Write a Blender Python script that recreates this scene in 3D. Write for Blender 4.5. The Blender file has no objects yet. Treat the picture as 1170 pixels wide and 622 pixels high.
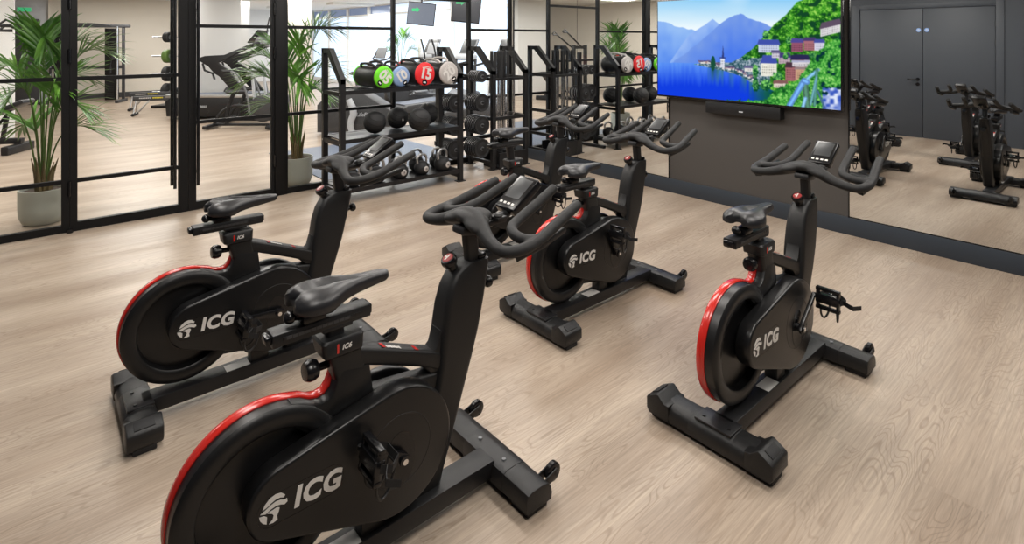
import bpy, bmesh, math, random
import numpy as np
from mathutils import Vector, Matrix, Euler

SC = bpy.context.scene
COL = SC.collection
R = math.radians
V = Vector

# ------------------------------------------------------------------ materials
def new_mat(name):
    m = bpy.data.materials.new(name); m.use_nodes = True
    return m, m.node_tree, m.node_tree.nodes['Principled BSDF']

def pmat(name, col, rough=.5, metal=0., spec=.5, emit=None, estr=0., bump=0., bscale=200., coat=0.):
    m, nt, b = new_mat(name)
    b.inputs['Base Color'].default_value = (*col, 1)
    b.inputs['Roughness'].default_value = rough
    b.inputs['Metallic'].default_value = metal
    b.inputs['Specular IOR Level'].default_value = spec
    b.inputs['Coat Weight'].default_value = coat
    if emit:
        b.inputs['Emission Color'].default_value = (*emit, 1)
        b.inputs['Emission Strength'].default_value = estr
    if bump:
        tc = nt.nodes.new('ShaderNodeTexCoord'); n = nt.nodes.new('ShaderNodeTexNoise')
        n.inputs['Scale'].default_value = bscale; n.inputs['Detail'].default_value = 3
        bp = nt.nodes.new('ShaderNodeBump'); bp.inputs['Strength'].default_value = bump; bp.inputs['Distance'].default_value = .002
        nt.links.new(tc.outputs['Object'], n.inputs['Vector'])
        nt.links.new(n.outputs['Fac'], bp.inputs['Height']); nt.links.new(bp.outputs['Normal'], b.inputs['Normal'])
    return m

M = {}
M['plastic'] = pmat('matte_black_plastic', (.0095, .0095, .010), .42, spec=.42, bump=.25, bscale=900)
M['guard'] = pmat('smooth_black_cover', (.0075, .0075, .008), .30, spec=.42)
M['shroud'] = pmat('shroud_black', (.0075, .0075, .008), .36, spec=.42)
M['steel'] = pmat('black_powder_coat', (.009, .009, .010), .4, spec=.42, bump=.15, bscale=700)
M['rubber'] = pmat('black_rubber', (.014, .014, .015), .62, spec=.4, bump=.3, bscale=500)
M['grip'] = pmat('handlebar_foam', (.0105, .0105, .011), .6, spec=.4, bump=.3, bscale=700)
M['vinyl'] = pmat('saddle_vinyl', (.014, .014, .016), .34, spec=.5, bump=.2, bscale=400)
M['gloss'] = pmat('gloss_black', (.006, .006, .007), .24, spec=.42)
M['red'] = pmat('red_fender', (.52, .018, .012), .24, spec=.5, coat=.3)
M['darkred'] = pmat('dull_red', (.28, .03, .03), .4)
M['white'] = pmat('white_decal', (.68, .66, .63), .5)
M['decal_grey'] = pmat('silver_sticker', (.5, .5, .5), .35)
M['chrome'] = pmat('chrome', (.75, .75, .76), .18, metal=1)
M['alu'] = pmat('brushed_aluminium', (.5, .5, .51), .35, metal=1)
M['screen'] = pmat('console_screen', (.03, .032, .034), .4, spec=.35)
M['frame'] = pmat('partition_black', (.0045, .0045, .005), .5, spec=.25)
M['skirt'] = pmat('blue_grey_skirting', (.026, .035, .048), .45)
M['panel'] = pmat('dark_wall_panel', (.060, .054, .050), .6)
M['bluegrey'] = pmat('blue_grey_paint', (.047, .054, .066), .5)
M['white_wall'] = pmat('white_wall', (.76, .76, .75), .8, bump=.5, bscale=60)
M['beige'] = pmat('beige_wall', (.72, .67, .59), .8)
M['ceil'] = pmat('ceiling_white', (.8, .8, .78), .9)
M['dark'] = pmat('dark_grey', (.04, .04, .043), .5)
M['mid'] = pmat('mid_grey', (.16, .165, .175), .5)
M['lightgrey'] = pmat('light_grey_plastic', (.45, .47, .5), .45)
M['mat_blue'] = pmat('rubber_gym_mat', (.10, .13, .19), .4, bump=.3, bscale=300)
M['green'] = pmat('bag_green', (.13, .60, .012), .45)
M['blue'] = pmat('bag_blue', (.22, .33, .55), .45)
M['bred'] = pmat('bag_red', (.72, .02, .025), .45)
M['bgrey'] = pmat('bag_grey', (.46, .43, .41), .5)
M['soil'] = pmat('soil', (.05, .03, .02), .95, bump=1, bscale=80)
M['leafdark'] = pmat('palm_stem', (.09, .16, .03), .5)
M['husk'] = pmat('palm_husk', (.12, .085, .03), .7)
M['yellow'] = pmat('yellow_decal', (.75, .62, .03), .5)
M['blue_sign'] = pmat('blue_sign', (.25, .42, .8), .4)
M['exit'] = pmat('sign_screen_green', (.02, .4, .12), .4, emit=(.1, .7, .35), estr=.35)
M['tvgrey'] = pmat('hanging_screen', (.02, .02, .022), .2, emit=(.45, .5, .62), estr=.45)
M['tvdark'] = pmat('hanging_screen_dark', (.02, .02, .022), .2, emit=(.12, .12, .14), estr=.35)
M['frost'] = pmat('frosted_daylight_pane', (.35, .42, .5), .4, emit=(.66, .80, 1.0), estr=.98)
M['clear_dark'] = pmat('clerestory_pane', (.06, .08, .12), .15, emit=(.25, .32, .5), estr=.5)
M['lamp'] = pmat('lamp_diffuser', (.9, .9, .88), .5, emit=(1, .95, .88), estr=6)
M['bottle'] = pmat('green_label', (.12, .5, .08), .4)
M['tread'] = pmat('treadmill_belt', (.10, .115, .15), .5)
M['blue_plate'] = pmat('blue_sticker', (.03, .06, .45), .25)

def leaf_mat():
    m, nt, b = new_mat('palm_leaf')
    n = nt.nodes.new('ShaderNodeTexNoise'); n.inputs['Scale'].default_value = 6
    tc = nt.nodes.new('ShaderNodeTexCoord'); nt.links.new(tc.outputs['Object'], n.inputs['Vector'])
    r = nt.nodes.new('ShaderNodeValToRGB')
    r.color_ramp.elements[0].position = .35; r.color_ramp.elements[0].color = (.045, .15, .018, 1)
    r.color_ramp.elements[1].position = .7; r.color_ramp.elements[1].color = (.17, .38, .05, 1)
    nt.links.new(n.outputs['Fac'], r.inputs['Fac']); nt.links.new(r.outputs['Color'], b.inputs['Base Color'])
    b.inputs['Roughness'].default_value = .38
    return m
M['leaf'] = leaf_mat()

def pot_mat():
    m, nt, b = new_mat('ribbed_pot_sage')
    b.inputs['Base Color'].default_value = (.40, .41, .36, 1); b.inputs['Roughness'].default_value = .75
    return m
M['pot'] = pot_mat()

def glass_mat():
    m = bpy.data.materials.new('clear_glass'); m.use_nodes = True
    nt = m.node_tree; nt.nodes.clear()
    o = nt.nodes.new('ShaderNodeOutputMaterial'); mx = nt.nodes.new('ShaderNodeMixShader')
    t = nt.nodes.new('ShaderNodeBsdfTransparent'); g = nt.nodes.new('ShaderNodeBsdfGlossy')
    t.inputs['Color'].default_value = (.985, .99, .985, 1); g.inputs['Roughness'].default_value = .0
    f = nt.nodes.new('ShaderNodeFresnel'); f.inputs['IOR'].default_value = 1.35
    ge = nt.nodes.new('ShaderNodeNewGeometry'); iv = nt.nodes.new('ShaderNodeMath'); iv.operation = 'SUBTRACT'; iv.inputs[0].default_value = 1
    ml = nt.nodes.new('ShaderNodeMath'); ml.operation = 'MULTIPLY'
    nt.links.new(ge.outputs['Backfacing'], iv.inputs[1]); nt.links.new(iv.outputs[0], ml.inputs[0]); nt.links.new(f.outputs['Fac'], ml.inputs[1])
    nt.links.new(ml.outputs[0], mx.inputs['Fac']); nt.links.new(t.outputs[0], mx.inputs[1]); nt.links.new(g.outputs[0], mx.inputs[2])
    nt.links.new(mx.outputs[0], o.inputs['Surface'])
    return m
M['glass'] = glass_mat()

def mirror_mat():
    m = bpy.data.materials.new('mirror_silver'); m.use_nodes = True
    nt = m.node_tree; nt.nodes.clear()
    o = nt.nodes.new('ShaderNodeOutputMaterial'); g = nt.nodes.new('ShaderNodeBsdfGlossy')
    g.inputs['Color'].default_value = (.86, .875, .87, 1); g.inputs['Roughness'].default_value = 0
    nt.links.new(g.outputs[0], o.inputs['Surface'])
    return m
M['mirror'] = mirror_mat()

def floor_mat():
    m, nt, b = new_mat('oak_vinyl_planks')
    N = nt.nodes.new; L = nt.links.new
    tc = N('ShaderNodeTexCoord')
    def mapping(scale):
        mp = N('ShaderNodeMapping'); mp.inputs['Scale'].default_value = scale
        return mp
    br = N('ShaderNodeTexBrick')
    br.inputs['Scale'].default_value = 1; br.inputs['Brick Width'].default_value = 1.5; br.inputs['Row Height'].default_value = .19
    br.inputs['Mortar Size'].default_value = .0012; br.inputs['Mortar Smooth'].default_value = .3; br.inputs['Bias'].default_value = 0
    br.inputs['Color1'].default_value = (0, 0, 0, 1); br.inputs['Color2'].default_value = (1, 1, 1, 1); br.inputs['Mortar'].default_value = (.5, .5, .5, 1)
    br.offset = .37; br.offset_frequency = 2
    L(tc.outputs['Object'], br.inputs['Vector'])
    # per-plank offset
    sc = N('ShaderNodeVectorMath'); sc.operation = 'MULTIPLY'; sc.inputs[1].default_value = (13.7, 7.3, 5.1)
    L(br.outputs['Color'], sc.inputs[0])
    add = N('ShaderNodeVectorMath'); add.operation = 'ADD'
    L(tc.outputs['Object'], add.inputs[0]); L(sc.outputs[0], add.inputs[1])
    # cathedral contours
    mp = mapping((1.5, 8.0, 1)); L(add.outputs[0], mp.inputs['Vector'])
    n1 = N('ShaderNodeTexNoise'); n1.inputs['Scale'].default_value = 1.0; n1.inputs['Detail'].default_value = 2.2; n1.inputs['Roughness'].default_value = .42
    L(mp.outputs[0], n1.inputs['Vector'])
    mul = N('ShaderNodeMath'); mul.operation = 'MULTIPLY'; mul.inputs[1].default_value = 150
    L(n1.outputs['Fac'], mul.inputs[0])
    sn = N('ShaderNodeMath'); sn.operation = 'SINE'; L(mul.outputs[0], sn.inputs[0])
    rp = N('ShaderNodeMapRange'); rp.inputs['From Min'].default_value = .45; rp.inputs['From Max'].default_value = 1.0
    L(sn.outputs[0], rp.inputs['Value'])
    # masks: lines appear in patches
    mp3 = mapping((1.3, 4.5, 1)); L(add.outputs[0], mp3.inputs['Vector'])
    n3 = N('ShaderNodeTexNoise'); n3.inputs['Scale'].default_value = 1; n3.inputs['Detail'].default_value = 2
    L(mp3.outputs[0], n3.inputs['Vector'])
    mr = N('ShaderNodeMapRange'); mr.inputs['From Min'].default_value = .36; mr.inputs['From Max'].default_value = .62
    L(n3.outputs['Fac'], mr.inputs['Value'])
    lm = N('ShaderNodeMath'); lm.operation = 'MULTIPLY'; L(rp.outputs[0], lm.inputs[0]); L(mr.outputs[0], lm.inputs[1])
    # fine fibre
    mp2 = mapping((4.0, 140, 1)); L(add.outputs[0], mp2.inputs['Vector'])
    n2 = N('ShaderNodeTexNoise'); n2.inputs['Scale'].default_value = 1; n2.inputs['Detail'].default_value = 4; n2.inputs['Roughness'].default_value = .65
    L(mp2.outputs[0], n2.inputs['Vector'])
    # broad tone
    mp4 = mapping((.55, 3.6, 1)); L(tc.outputs['Object'], mp4.inputs['Vector'])
    n4 = N('ShaderNodeTexNoise'); n4.inputs['Scale'].default_value = 1; n4.inputs['Detail'].default_value = 2.5
    L(mp4.outputs[0], n4.inputs['Vector'])
    ramp = N('ShaderNodeValToRGB')
    e = ramp.color_ramp.elements
    e[0].position = .30; e[0].color = (.310, .235, .175, 1)
    e[1].position = .68; e[1].color = (.470, .385, .305, 1)
    L(n4.outputs['Fac'], ramp.inputs['Fac'])
    mx = N('ShaderNodeMix'); mx.data_type = 'RGBA'; mx.blend_type = 'MULTIPLY'
    fr = N('ShaderNodeMapRange'); fr.inputs['From Min'].default_value = .3; fr.inputs['From Max'].default_value = .7; fr.inputs['To Min'].default_value = .74; fr.inputs['To Max'].default_value = 1.14
    L(n2.outputs['Fac'], fr.inputs['Value'])
    mx.inputs['Factor'].default_value = 1
    L(ramp.outputs['Color'], mx.inputs['A']); L(fr.outputs[0], mx.inputs['B'])
    mx2 = N('ShaderNodeMix'); mx2.data_type = 'RGBA'
    k = N('ShaderNodeMath'); k.operation = 'MULTIPLY'; k.inputs[1].default_value = .42; L(lm.outputs[0], k.inputs[0])
    L(k.outputs[0], mx2.inputs['Factor']); L(mx.outputs['Result'], mx2.inputs['A']); mx2.inputs['B'].default_value = (.17, .115, .075, 1)
    mx3 = N('ShaderNodeMix'); mx3.data_type = 'RGBA'
    kk = N('ShaderNodeMath'); kk.operation = 'MULTIPLY'; kk.inputs[1].default_value = .06; L(br.outputs['Fac'], kk.inputs[0])
    L(kk.outputs[0], mx3.inputs['Factor']); L(mx2.outputs['Result'], mx3.inputs['A']); mx3.inputs['B'].default_value = (.15, .11, .08, 1)
    L(mx3.outputs['Result'], b.inputs['Base Color'])
    b.inputs['Roughness'].default_value = .36; b.inputs['Specular IOR Level'].default_value = .35
    bp = N('ShaderNodeBump'); bp.inputs['Strength'].default_value = .12; bp.inputs['Distance'].default_value = .001
    L(n2.outputs['Fac'], bp.inputs['Height']); L(bp.outputs['Normal'], b.inputs['Normal'])
    return m
M['floor'] = floor_mat()

def picture_mat():
    m = bpy.data.materials.new('television_picture'); m.use_nodes = True
    nt = m.node_tree; nt.nodes.clear()
    o = nt.nodes.new('ShaderNodeOutputMaterial'); e = nt.nodes.new('ShaderNodeEmission')
    a = nt.nodes.new('ShaderNodeAttribute'); a.attribute_name = 'Col'
    nt.links.new(a.outputs['Color'], e.inputs['Color']); e.inputs['Strength'].default_value = 1.0
    nt.links.new(e.outputs[0], o.inputs['Surface'])
    return m
M['picture'] = picture_mat()

# ------------------------------------------------------------------ mesh builder
def rot(ax, deg): return Matrix.Rotation(R(deg), 4, ax)
def T(*p): return Matrix.Translation(V(p))

def rrect(a0, a1, b0, b1, r, n=3):
    pts = []
    for cx, cy, s in ((a1-r, b1-r, 0), (a0+r, b1-r, 90), (a0+r, b0+r, 180), (a1-r, b0+r, 270)):
        for i in range(n+1):
            t = R(s + 90*i/n); pts.append((cx+r*math.cos(t), cy+r*math.sin(t)))
    return pts

class MB:
    def __init__(s): s.bm = bmesh.new(); s.mi = 0
    def _add(s, t, mat=None):
        if mat is not None: t.transform(mat)
        bmesh.ops.recalc_face_normals(t, faces=t.faces)
        for f in t.faces: f.material_index = s.mi
        me = bpy.data.meshes.new('tmp'); t.to_mesh(me); t.free()
        s.bm.from_mesh(me); bpy.data.meshes.remove(me)
        return s
    def box(s, c, size, bev=0, m=None, seg=2):
        t = bmesh.new(); bmesh.ops.create_cube(t, size=1)
        t.transform(Matrix.Diagonal((*size, 1)))
        if bev: bmesh.ops.bevel(t, geom=t.edges[:], offset=bev, segments=seg, affect='EDGES', profile=.5)
        mm = T(*c) @ (m if m is not None else Matrix())
        return s._add(t, mm)
    def bx(s, x0, x1, y0, y1, z0, z1, bev=0):
        return s.box(((x0+x1)/2, (y0+y1)/2, (z0+z1)/2), (abs(x1-x0), abs(y1-y0), abs(z1-z0)), bev)
    def prism(s, pts, lo, hi, plane='xz', bev=0, seg=2, m=None):
        t = bmesh.new()
        def P(a, b, h): return {'xz': (a, h, b), 'xy': (a, b, h), 'yz': (h, a, b)}[plane]
        lov = [t.verts.new(P(a, b, lo)) for a, b in pts]; hiv = [t.verts.new(P(a, b, hi)) for a, b in pts]
        n = len(pts); caps = [t.faces.new(lov[::-1]), t.faces.new(hiv)]
        for i in range(n): t.faces.new((lov[i], lov[(i+1) % n], hiv[(i+1) % n], hiv[i]))
        bmesh.ops.recalc_face_normals(t, faces=t.faces)
        if bev:
            es = list({e for f in caps for e in f.edges})
            bmesh.ops.bevel(t, geom=es, offset=bev, segments=seg, affect='EDGES', profile=.5)
        return s._add(t, m)
    def loft(s, secs, cap=True, closed=True, m=None):
        t = bmesh.new(); rows = [[t.verts.new(p) for p in sec] for sec in secs]
        n = len(rows[0])
        for a, b in zip(rows, rows[1:]):
            for i in range(n if closed else n-1):
                t.faces.new((a[i], a[(i+1) % n], b[(i+1) % n], b[i]))
        if cap and closed: t.faces.new(rows[0][::-1]); t.faces.new(rows[-1])
        return s._add(t, m)
    def tube(s, pts, r, n=10, m=None, cap=True, smooth=0, flat=1.0):
        pts = [V(p) for p in pts]
        rs = list(r) if isinstance(r, (list, tuple)) else [r]*len(pts)
        for _ in range(smooth):
            q, w = [pts[0]], [rs[0]]
            for i in range(len(pts)-1):
                q += [pts[i]*.75+pts[i+1]*.25, pts[i]*.25+pts[i+1]*.75]; w += [rs[i]*.75+rs[i+1]*.25, rs[i]*.25+rs[i+1]*.75]
            q.append(pts[-1]); w.append(rs[-1]); pts, rs = q, w
        secs = []; up = None
        for i, p in enumerate(pts):
            d = (pts[min(i+1, len(pts)-1)] - pts[max(i-1, 0)]).normalized()
            if up is None:
                a = V((0, 0, 1)) if abs(d.z) < .9 else V((1, 0, 0))
                up = (a - d*a.dot(d)).normalized()
            else: up = (up - d*up.dot(d)).normalized()
            sd = d.cross(up)
            secs.append([p + (sd*math.cos(2*math.pi*k/n) + up*flat*math.sin(2*math.pi*k/n))*rs[i] for k in range(n)])
        return s.loft(secs, cap, True, m)
    def lathe(s, prof, n=32, m=None, arc=None, closed=False):
        # prof: (r, h) revolved round local z
        t = bmesh.new(); rows = []
        for k in range(n):
            a = 2*math.pi*k/n
            rows.append([t.verts.new((max(r, 1e-5)*math.cos(a), max(r, 1e-5)*math.sin(a), h)) for r, h in prof])
        np_ = len(prof)
        for k in range(n):
            a, b = rows[k], rows[(k+1) % n]
            for i in range(np_ if closed else np_-1):
                t.faces.new((a[i], b[i], b[(i+1) % np_], a[(i+1) % np_]))
        bmesh.ops.remove_doubles(t, verts=t.verts[:], dist=3e-5)
        return s._add(t, m)
    def sph(s, c, r, m=None, u=20, v=12):
        t = bmesh.new(); bmesh.ops.create_uvsphere(t, u_segments=u, v_segments=v, radius=1)
        rr = r if isinstance(r, tuple) else (r, r, r)
        t.transform(Matrix.Diagonal((*rr, 1)))
        return s._add(t, T(*c) @ (m if m is not None else Matrix()))
    def cyl(s, a, b, r, n=16, bev=0):
        a, b = V(a), V(b); d = b-a; L = d.length
        q = d.to_track_quat('Z', 'Y').to_matrix().to_4x4()
        pr = [(0, 0), (r-bev, 0), (r, bev), (r, L-bev), (r-bev, L), (0, L)] if bev else [(0, 0), (r, 0), (r, L), (0, L)]
        return s.lathe(pr, n, T(*a) @ q)
    def addmesh(s, me, m):
        t = bmesh.new(); t.from_mesh(me); return s._add(t, m)
    def mesh(s, name, mats, smooth=True, off=None, ang=38):
        if off is not None: s.bm.transform(off)
        if smooth:
            for f in s.bm.faces: f.smooth = True
            lim = R(ang)
            for e in s.bm.edges:
                if len(e.link_faces) == 2 and e.calc_face_angle(0) > lim: e.smooth = False
        me = bpy.data.meshes.new(name); s.bm.to_mesh(me); s.bm.free()
        for m in (mats if isinstance(mats, (list, tuple)) else [mats]): me.materials.append(M[m])
        return me
    def build(s, name, mats, parent=None, loc=None, off=None, **k):
        o = bpy.data.objects.new(name, s.mesh(name, mats, off=off)); COL.objects.link(o)
        if parent is not None: o.parent = parent
        if loc is not None: o.location = loc
        tag(o, **k)
        return o

def tag(o, label=None, cat=None, group=None, kind=None):
    if label: o['label'] = label
    if cat: o['category'] = cat
    if group: o['group'] = group
    if kind: o['kind'] = kind
    return o

def empty(name, loc, rz=0, label=None, cat=None, group=None):
    o = bpy.data.objects.new(name, None); COL.objects.link(o)
    o.location = loc; o.rotation_euler = (0, 0, rz); o.empty_display_size = .1
    return tag(o, label, cat, group)

def copy_tree(o, parent=None):
    c = o.copy(); COL.objects.link(c)
    if parent is not None: c.parent = parent
    for ch in [x for x in COL.objects if x.parent == o]: copy_tree(ch, c)
    return c

def kids(o): return [x for x in COL.objects if x.parent == o]

def struct(name, mb, mats, parent=None, label=None):
    o = mb.build(name, mats, parent)
    if parent is None: o['kind'] = 'structure'
    if label: o['label'] = label
    return o

def text_mesh(txt, size, shear=0., bold=0., ext=.0006, align='CENTER', space=1.0):
    cu = bpy.data.curves.new('lettering', 'FONT'); cu.body = txt; cu.size = size; cu.shear = shear
    cu.offset = bold; cu.extrude = ext; cu.align_x = align; cu.align_y = 'CENTER'; cu.resolution_u = 3; cu.space_character = space
    o = bpy.data.objects.new('lettering', cu); COL.objects.link(o)
    bpy.context.view_layer.update()
    me = bpy.data.meshes.new_from_object(o.evaluated_get(bpy.context.evaluated_depsgraph_get()))
    bpy.data.objects.remove(o); bpy.data.curves.remove(cu)
    return me

# text in local XY facing +Z -> facing -Y (reading left to right along +X)
FACE_MY = rot('X', 90)
# facing +Y (reading along -X)
FACE_PY = rot('Z', 180) @ rot('X', 90)

# ------------------------------------------------------------------ camera
CH = 1.6
cam = bpy.data.cameras.new('camera'); co = bpy.data.objects.new('camera', cam); COL.objects.link(co)
cam.sensor_fit = 'HORIZONTAL'; cam.sensor_width = 36; cam.lens = 36*640/1170
cam.shift_y = -266/1170
YAW = 49.33      # forward = (cos, sin)... x-axis is 49.33 deg right of the view
F = V((math.cos(R(YAW)), math.sin(R(YAW)), 0)); RT = V((math.sin(R(YAW)), -math.cos(R(YAW)), 0))
co.matrix_world = Matrix(((RT.x, 0, -F.x, 0), (RT.y, 0, -F.y, 0), (0, 1, 0, CH), (0, 0, 0, 1)))
cam.clip_start = .05; cam.clip_end = 200
SC.camera = co

def atd(px, d, z=0.):     # place in the room along the line of sight at depth d
    p = F*d + RT*((px-585)/640*d); return V((p.x, p.y, z))

XM, YP, XL, YB, ZC = 5.085, 5.94, -.79, -1.7, 2.72
GX0, GX1, GY1, GY2 = -3.6, 8.6, 18.8, 22.3

# ------------------------------------------------------------------ room shell
struct('floor', MB().bx(GX0-.2, GX1+.3, YB-.2, GY2+.2, -.1, 0), 'floor')
ceiling = struct('ceiling', MB().bx(GX0-.2, GX1+.3, YB-.2, GY2+.2, ZC, ZC+.1), 'ceil')
struct('wall_right', MB().bx(XM+.005, XM+.2, YB, YP-.04, 0, ZC), 'panel')
struct('baseboard_right', MB().bx(XM-.012, XM+.005, YB, YP-.04, 0, .142, .003), 'skirt')
struct('wall_back', MB().bx(XL-.1, XM+.2, YB-.15, YB, 0, ZC), 'bluegrey')
mb = MB().bx(XL-.15, XL, 3.56, YP-.04, 0, ZC).bx(XL-.15, XL, YB, 1.54, 0, ZC).bx(XL-.15, XL, 1.54, 3.56, 2.19, ZC)
struct('wall_left', mb, 'bluegrey')
struct('trim_left', MB().bx(XL, XL+.05, YB, 1.30, 0, ZC, .004), 'bluegrey')
# the studio's grey double door
mb = MB()
mb.bx(XL-.12, XL+.02, 3.455, 3.56, 0, 2.19, .004).bx(XL-.12, XL+.02, 1.54, 1.635, 0, 2.19, .004).bx(XL-.12, XL+.02, 1.635, 3.455, 2.105, 2.19, .004)
struct('trim_door', mb, 'bluegrey')
for i, (y0, y1) in enumerate(((1.64, 2.541), (2.549, 3.45))):
    d = struct('door_%d' % (3+i), MB().bx(XL-.06, XL, y0, y1, .008, 2.1, .003), 'bluegrey')
    yy = 2.49 if i == 0 else 2.60
    sg = MB().lathe([(0, 0), (.032, 0), (.032, .002), (0, .002)], 24, T(XL, yy, 1.75) @ rot('Y', 90)).build('fire_sign', 'blue_sign', d)
    MB().bx(XL+.002, XL+.003, yy-.018, yy+.018, 1.747, 1.755).bx(XL+.002, XL+.003, yy-.008, yy+.008, 1.758, 1.768).build('sign_lettering', 'white', sg)
    hx = y0 if i == 0 else y1
    hb = MB()
    for z in (.25, 1.55, 1.83): hb.cyl((XL+.006, hx, z-.05), (XL+.006, hx, z+.05), .008, 8)
    hb.build('hinge', 'dark', d)
    if i == 1:
        h = MB().lathe([(0, 0), (.027, 0), (.027, .01), (0, .01)], 20, T(XL, 2.61, .95) @ rot('Y', 90))
        h.tube([(XL, 2.61, .95), (XL+.055, 2.61, .95), (XL+.06, 2.63, .95), (XL+.06, 2.74, .95)], .010, 8)
        h.lathe([(0, 0), (.027, 0), (.027, .01), (0, .01)], 20, T(XL, 2.61, .87) @ rot('Y', 90))
        h.build('door_handle', 'gloss', d)

# mirrors on the right wall
def mirror(y0, y1, label):
    t = empty('wall_mirror', (XM, (y0+y1)/2, .142), 0, label, 'mirror')
    w = (y1-y0)/2
    MB().bx(-.004, .004, -w+.001, w-.001, .006, ZC-.142).build('mirror_glass', 'mirror', t)
    f = MB().bx(-.008, .004, -w, w, 0, .008)
    f.build('bottom_channel', 'gloss', t)
    return t
m1 = mirror(4.692, 5.895, 'tall frameless wall mirror in the corner beside the glass partition')
m2 = mirror(3.39, 4.688, 'tall wall mirror reflecting the storage rack, just left of the television')
m3 = mirror(-1.6, 1.684, 'wide wall mirror reflecting the grey double door, right of the television')
MB().bx(-.008, .004, -.657, -.649, 0, ZC-.142).build('edge_channel', 'gloss', m2)
MB().bx(-.008, .004, 1.634, 1.642, 0, ZC-.142).build('edge_channel', 'gloss', m3)

# ------------------------------------------------------------------ television
def paint():
    W_, H_ = 448, 252
    u = np.linspace(0, 1, W_)[None, :].repeat(H_, 0); v = np.linspace(1, 0, H_)[:, None].repeat(W_, 1)
    dL, dR = 5.875, 4.533
    w = (u/dL)/((1-u)/dR + u/dL)      # back to picture coordinates of the sketch sheet
    x = 45 + 940*w
    top = 18 + (-51-18)*w; bot = 487 + (572-487)*w
    y = bot + (top-bot)*v
    rng = np.random.default_rng(4)
    def noise(sx, sy, seed):
        g = np.random.default_rng(seed).random((64, 64))
        xi, yi = x/sx, y/sy
        x0, y0 = np.floor(xi).astype(int), np.floor(yi).astype(int); fx, fy = xi-x0, yi-y0
        fx = fx*fx*(3-2*fx); fy = fy*fy*(3-2*fy)
        G = lambda a, b: g[a % 64, b % 64]
        return (G(x0, y0)*(1-fx)+G(x0+1, y0)*fx)*(1-fy) + (G(x0, y0+1)*(1-fx)+G(x0+1, y0+1)*fx)*fy
    C = np.zeros((H_, W_, 3))
    def put(mask, col):
        col = np.asarray(col, float)
        C[mask] = col if col.ndim == 1 else col[mask]
    def lerp(a, b, t):
        t = np.clip(t, 0, 1)[..., None]; return np.asarray(a)*(1-t)+np.asarray(b)*t
    # sky
    t = np.clip((y+40)/190, 0, 1)
    C[:] = lerp((120, 195, 245), (238, 250, 255), t)
    cl = noise(150, 40, 3); C[:] = lerp(C, (245, 252, 255), (cl-.5)*1.6*(x/900))
    # mountains
    def ridge(pts, col0, col1, seed, amp=8):
        px, py = zip(*pts); ry = np.interp(x, px, py) + (noise(22, 1e6, seed)-.5)*amp
        n = noise(26, 40, seed+1); tt = (y-ry)/200 + (n-.5)*.35
        put(y > ry, lerp(col0, col1, tt))
    ridge([(0, 118), (70, 118), (150, 145), (240, 163), (400, 250), (1000, 400)], (150, 190, 246), (95, 145, 240), 11)
    ridge([(0, 400), (100, 335), (200, 190), (270, 140), (325, 105), (360, 130), (450, 200), (1000, 300)], (150, 185, 245), (85, 135, 238), 21)
    ridge([(0, 500), (130, 320), (250, 230), (340, 150), (400, 100), (470, 75), (520, 98), (610, 130), (700, 180), (1000, 260)], (118, 155, 232), (75, 122, 236), 31)
    # lake
    shore = np.interp(x, [0, 240, 300, 400, 470, 530, 600, 640, 700, 1100], [328, 336, 350, 372, 395, 430, 455, 470, 560, 700])
    base = 326 + (x-45)*.012
    lk = (y > base) & (x < 760)
    n = noise(8, 60, 51)
    put(lk, lerp((95, 150, 246), (18, 62, 226), (y-326)/120 + (n-.5)*.25))
    rf = lk & (x > 300) & (x < 640); n2 = noise(13, 300, 61)
    tt = np.clip(1-(y-shore)/90, 0, 1)*np.clip(n2*2-.5, 0, 1)
    C[rf] = lerp(C, (60, 120, 140), tt)[rf]
    C[rf] = lerp(C, (14, 60, 90), np.clip(1-np.abs(x-330)/25, 0, 1)*np.clip(1-(y-shore)/70, 0, 1)*.7)[rf]
    g2 = lk & (x > 500); C[g2] = lerp(C, (10, 90, 50), np.clip((x-500)/110, 0, 1)*np.clip((y-420)/60, 0, 1)*.8)[g2]
    # land on the right
    hill = np.interp(x, [0, 230, 300, 420, 470, 530, 590, 640, 700, 760, 1100], [600, 335, 322, 325, 300, 255, 190, 130, 80, 10, -120])
    land = (y > hill) & (y < shore)
    n3 = noise(5, 5, 71)*.6+noise(11, 9, 72)*.4; n4 = noise(28, 24, 81)*.7+noise(12, 12, 82)*.3
    g = lerp(lerp((12, 62, 20), (70, 165, 40), (n3*.5+n4*.5-.28)*3.2), (205, 245, 120), (n3*.75+n4*.35-.56)*2.6)
    put(land, g)
    put(land & (x < 620) & (y > 300) & (x > 238), lerp((40, 80, 90), (190, 200, 215), (n3-.35)*2.2))
    dk = land & (x > 560) & (n4 < .33) & (y < 330); put(dk, (20, 70, 40))
    # houses: (x, y base, width, height, wall, roof)
    def house(hx, hy, hw, hh, wall, roof, rr=.5, tilt=0.):
        xx = x-hx; yy = y-hy - xx*tilt
        put((xx > 0) & (xx < hw) & (yy < 0) & (yy > -hh), wall)
        win = (xx > hw*.08) & (xx < hw*.92) & (yy < -hh*.15) & (yy > -hh*.85) & ((x % 9) > 5.5) & ((-yy % 12) > 6.5)
        put(win, np.asarray(wall)*.55)
        r = hh*rr; put((yy <= -hh) & (yy > -hh-r) & (xx > -6+(-yy-hh)*.35) & (xx < hw+6-(-yy-hh)*.35), roof)
    blue = (66, 82, 170); brown = (70, 50, 70); cream = (235, 230, 225); pink = (150, 85, 110); pale = (215, 215, 235)
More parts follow.
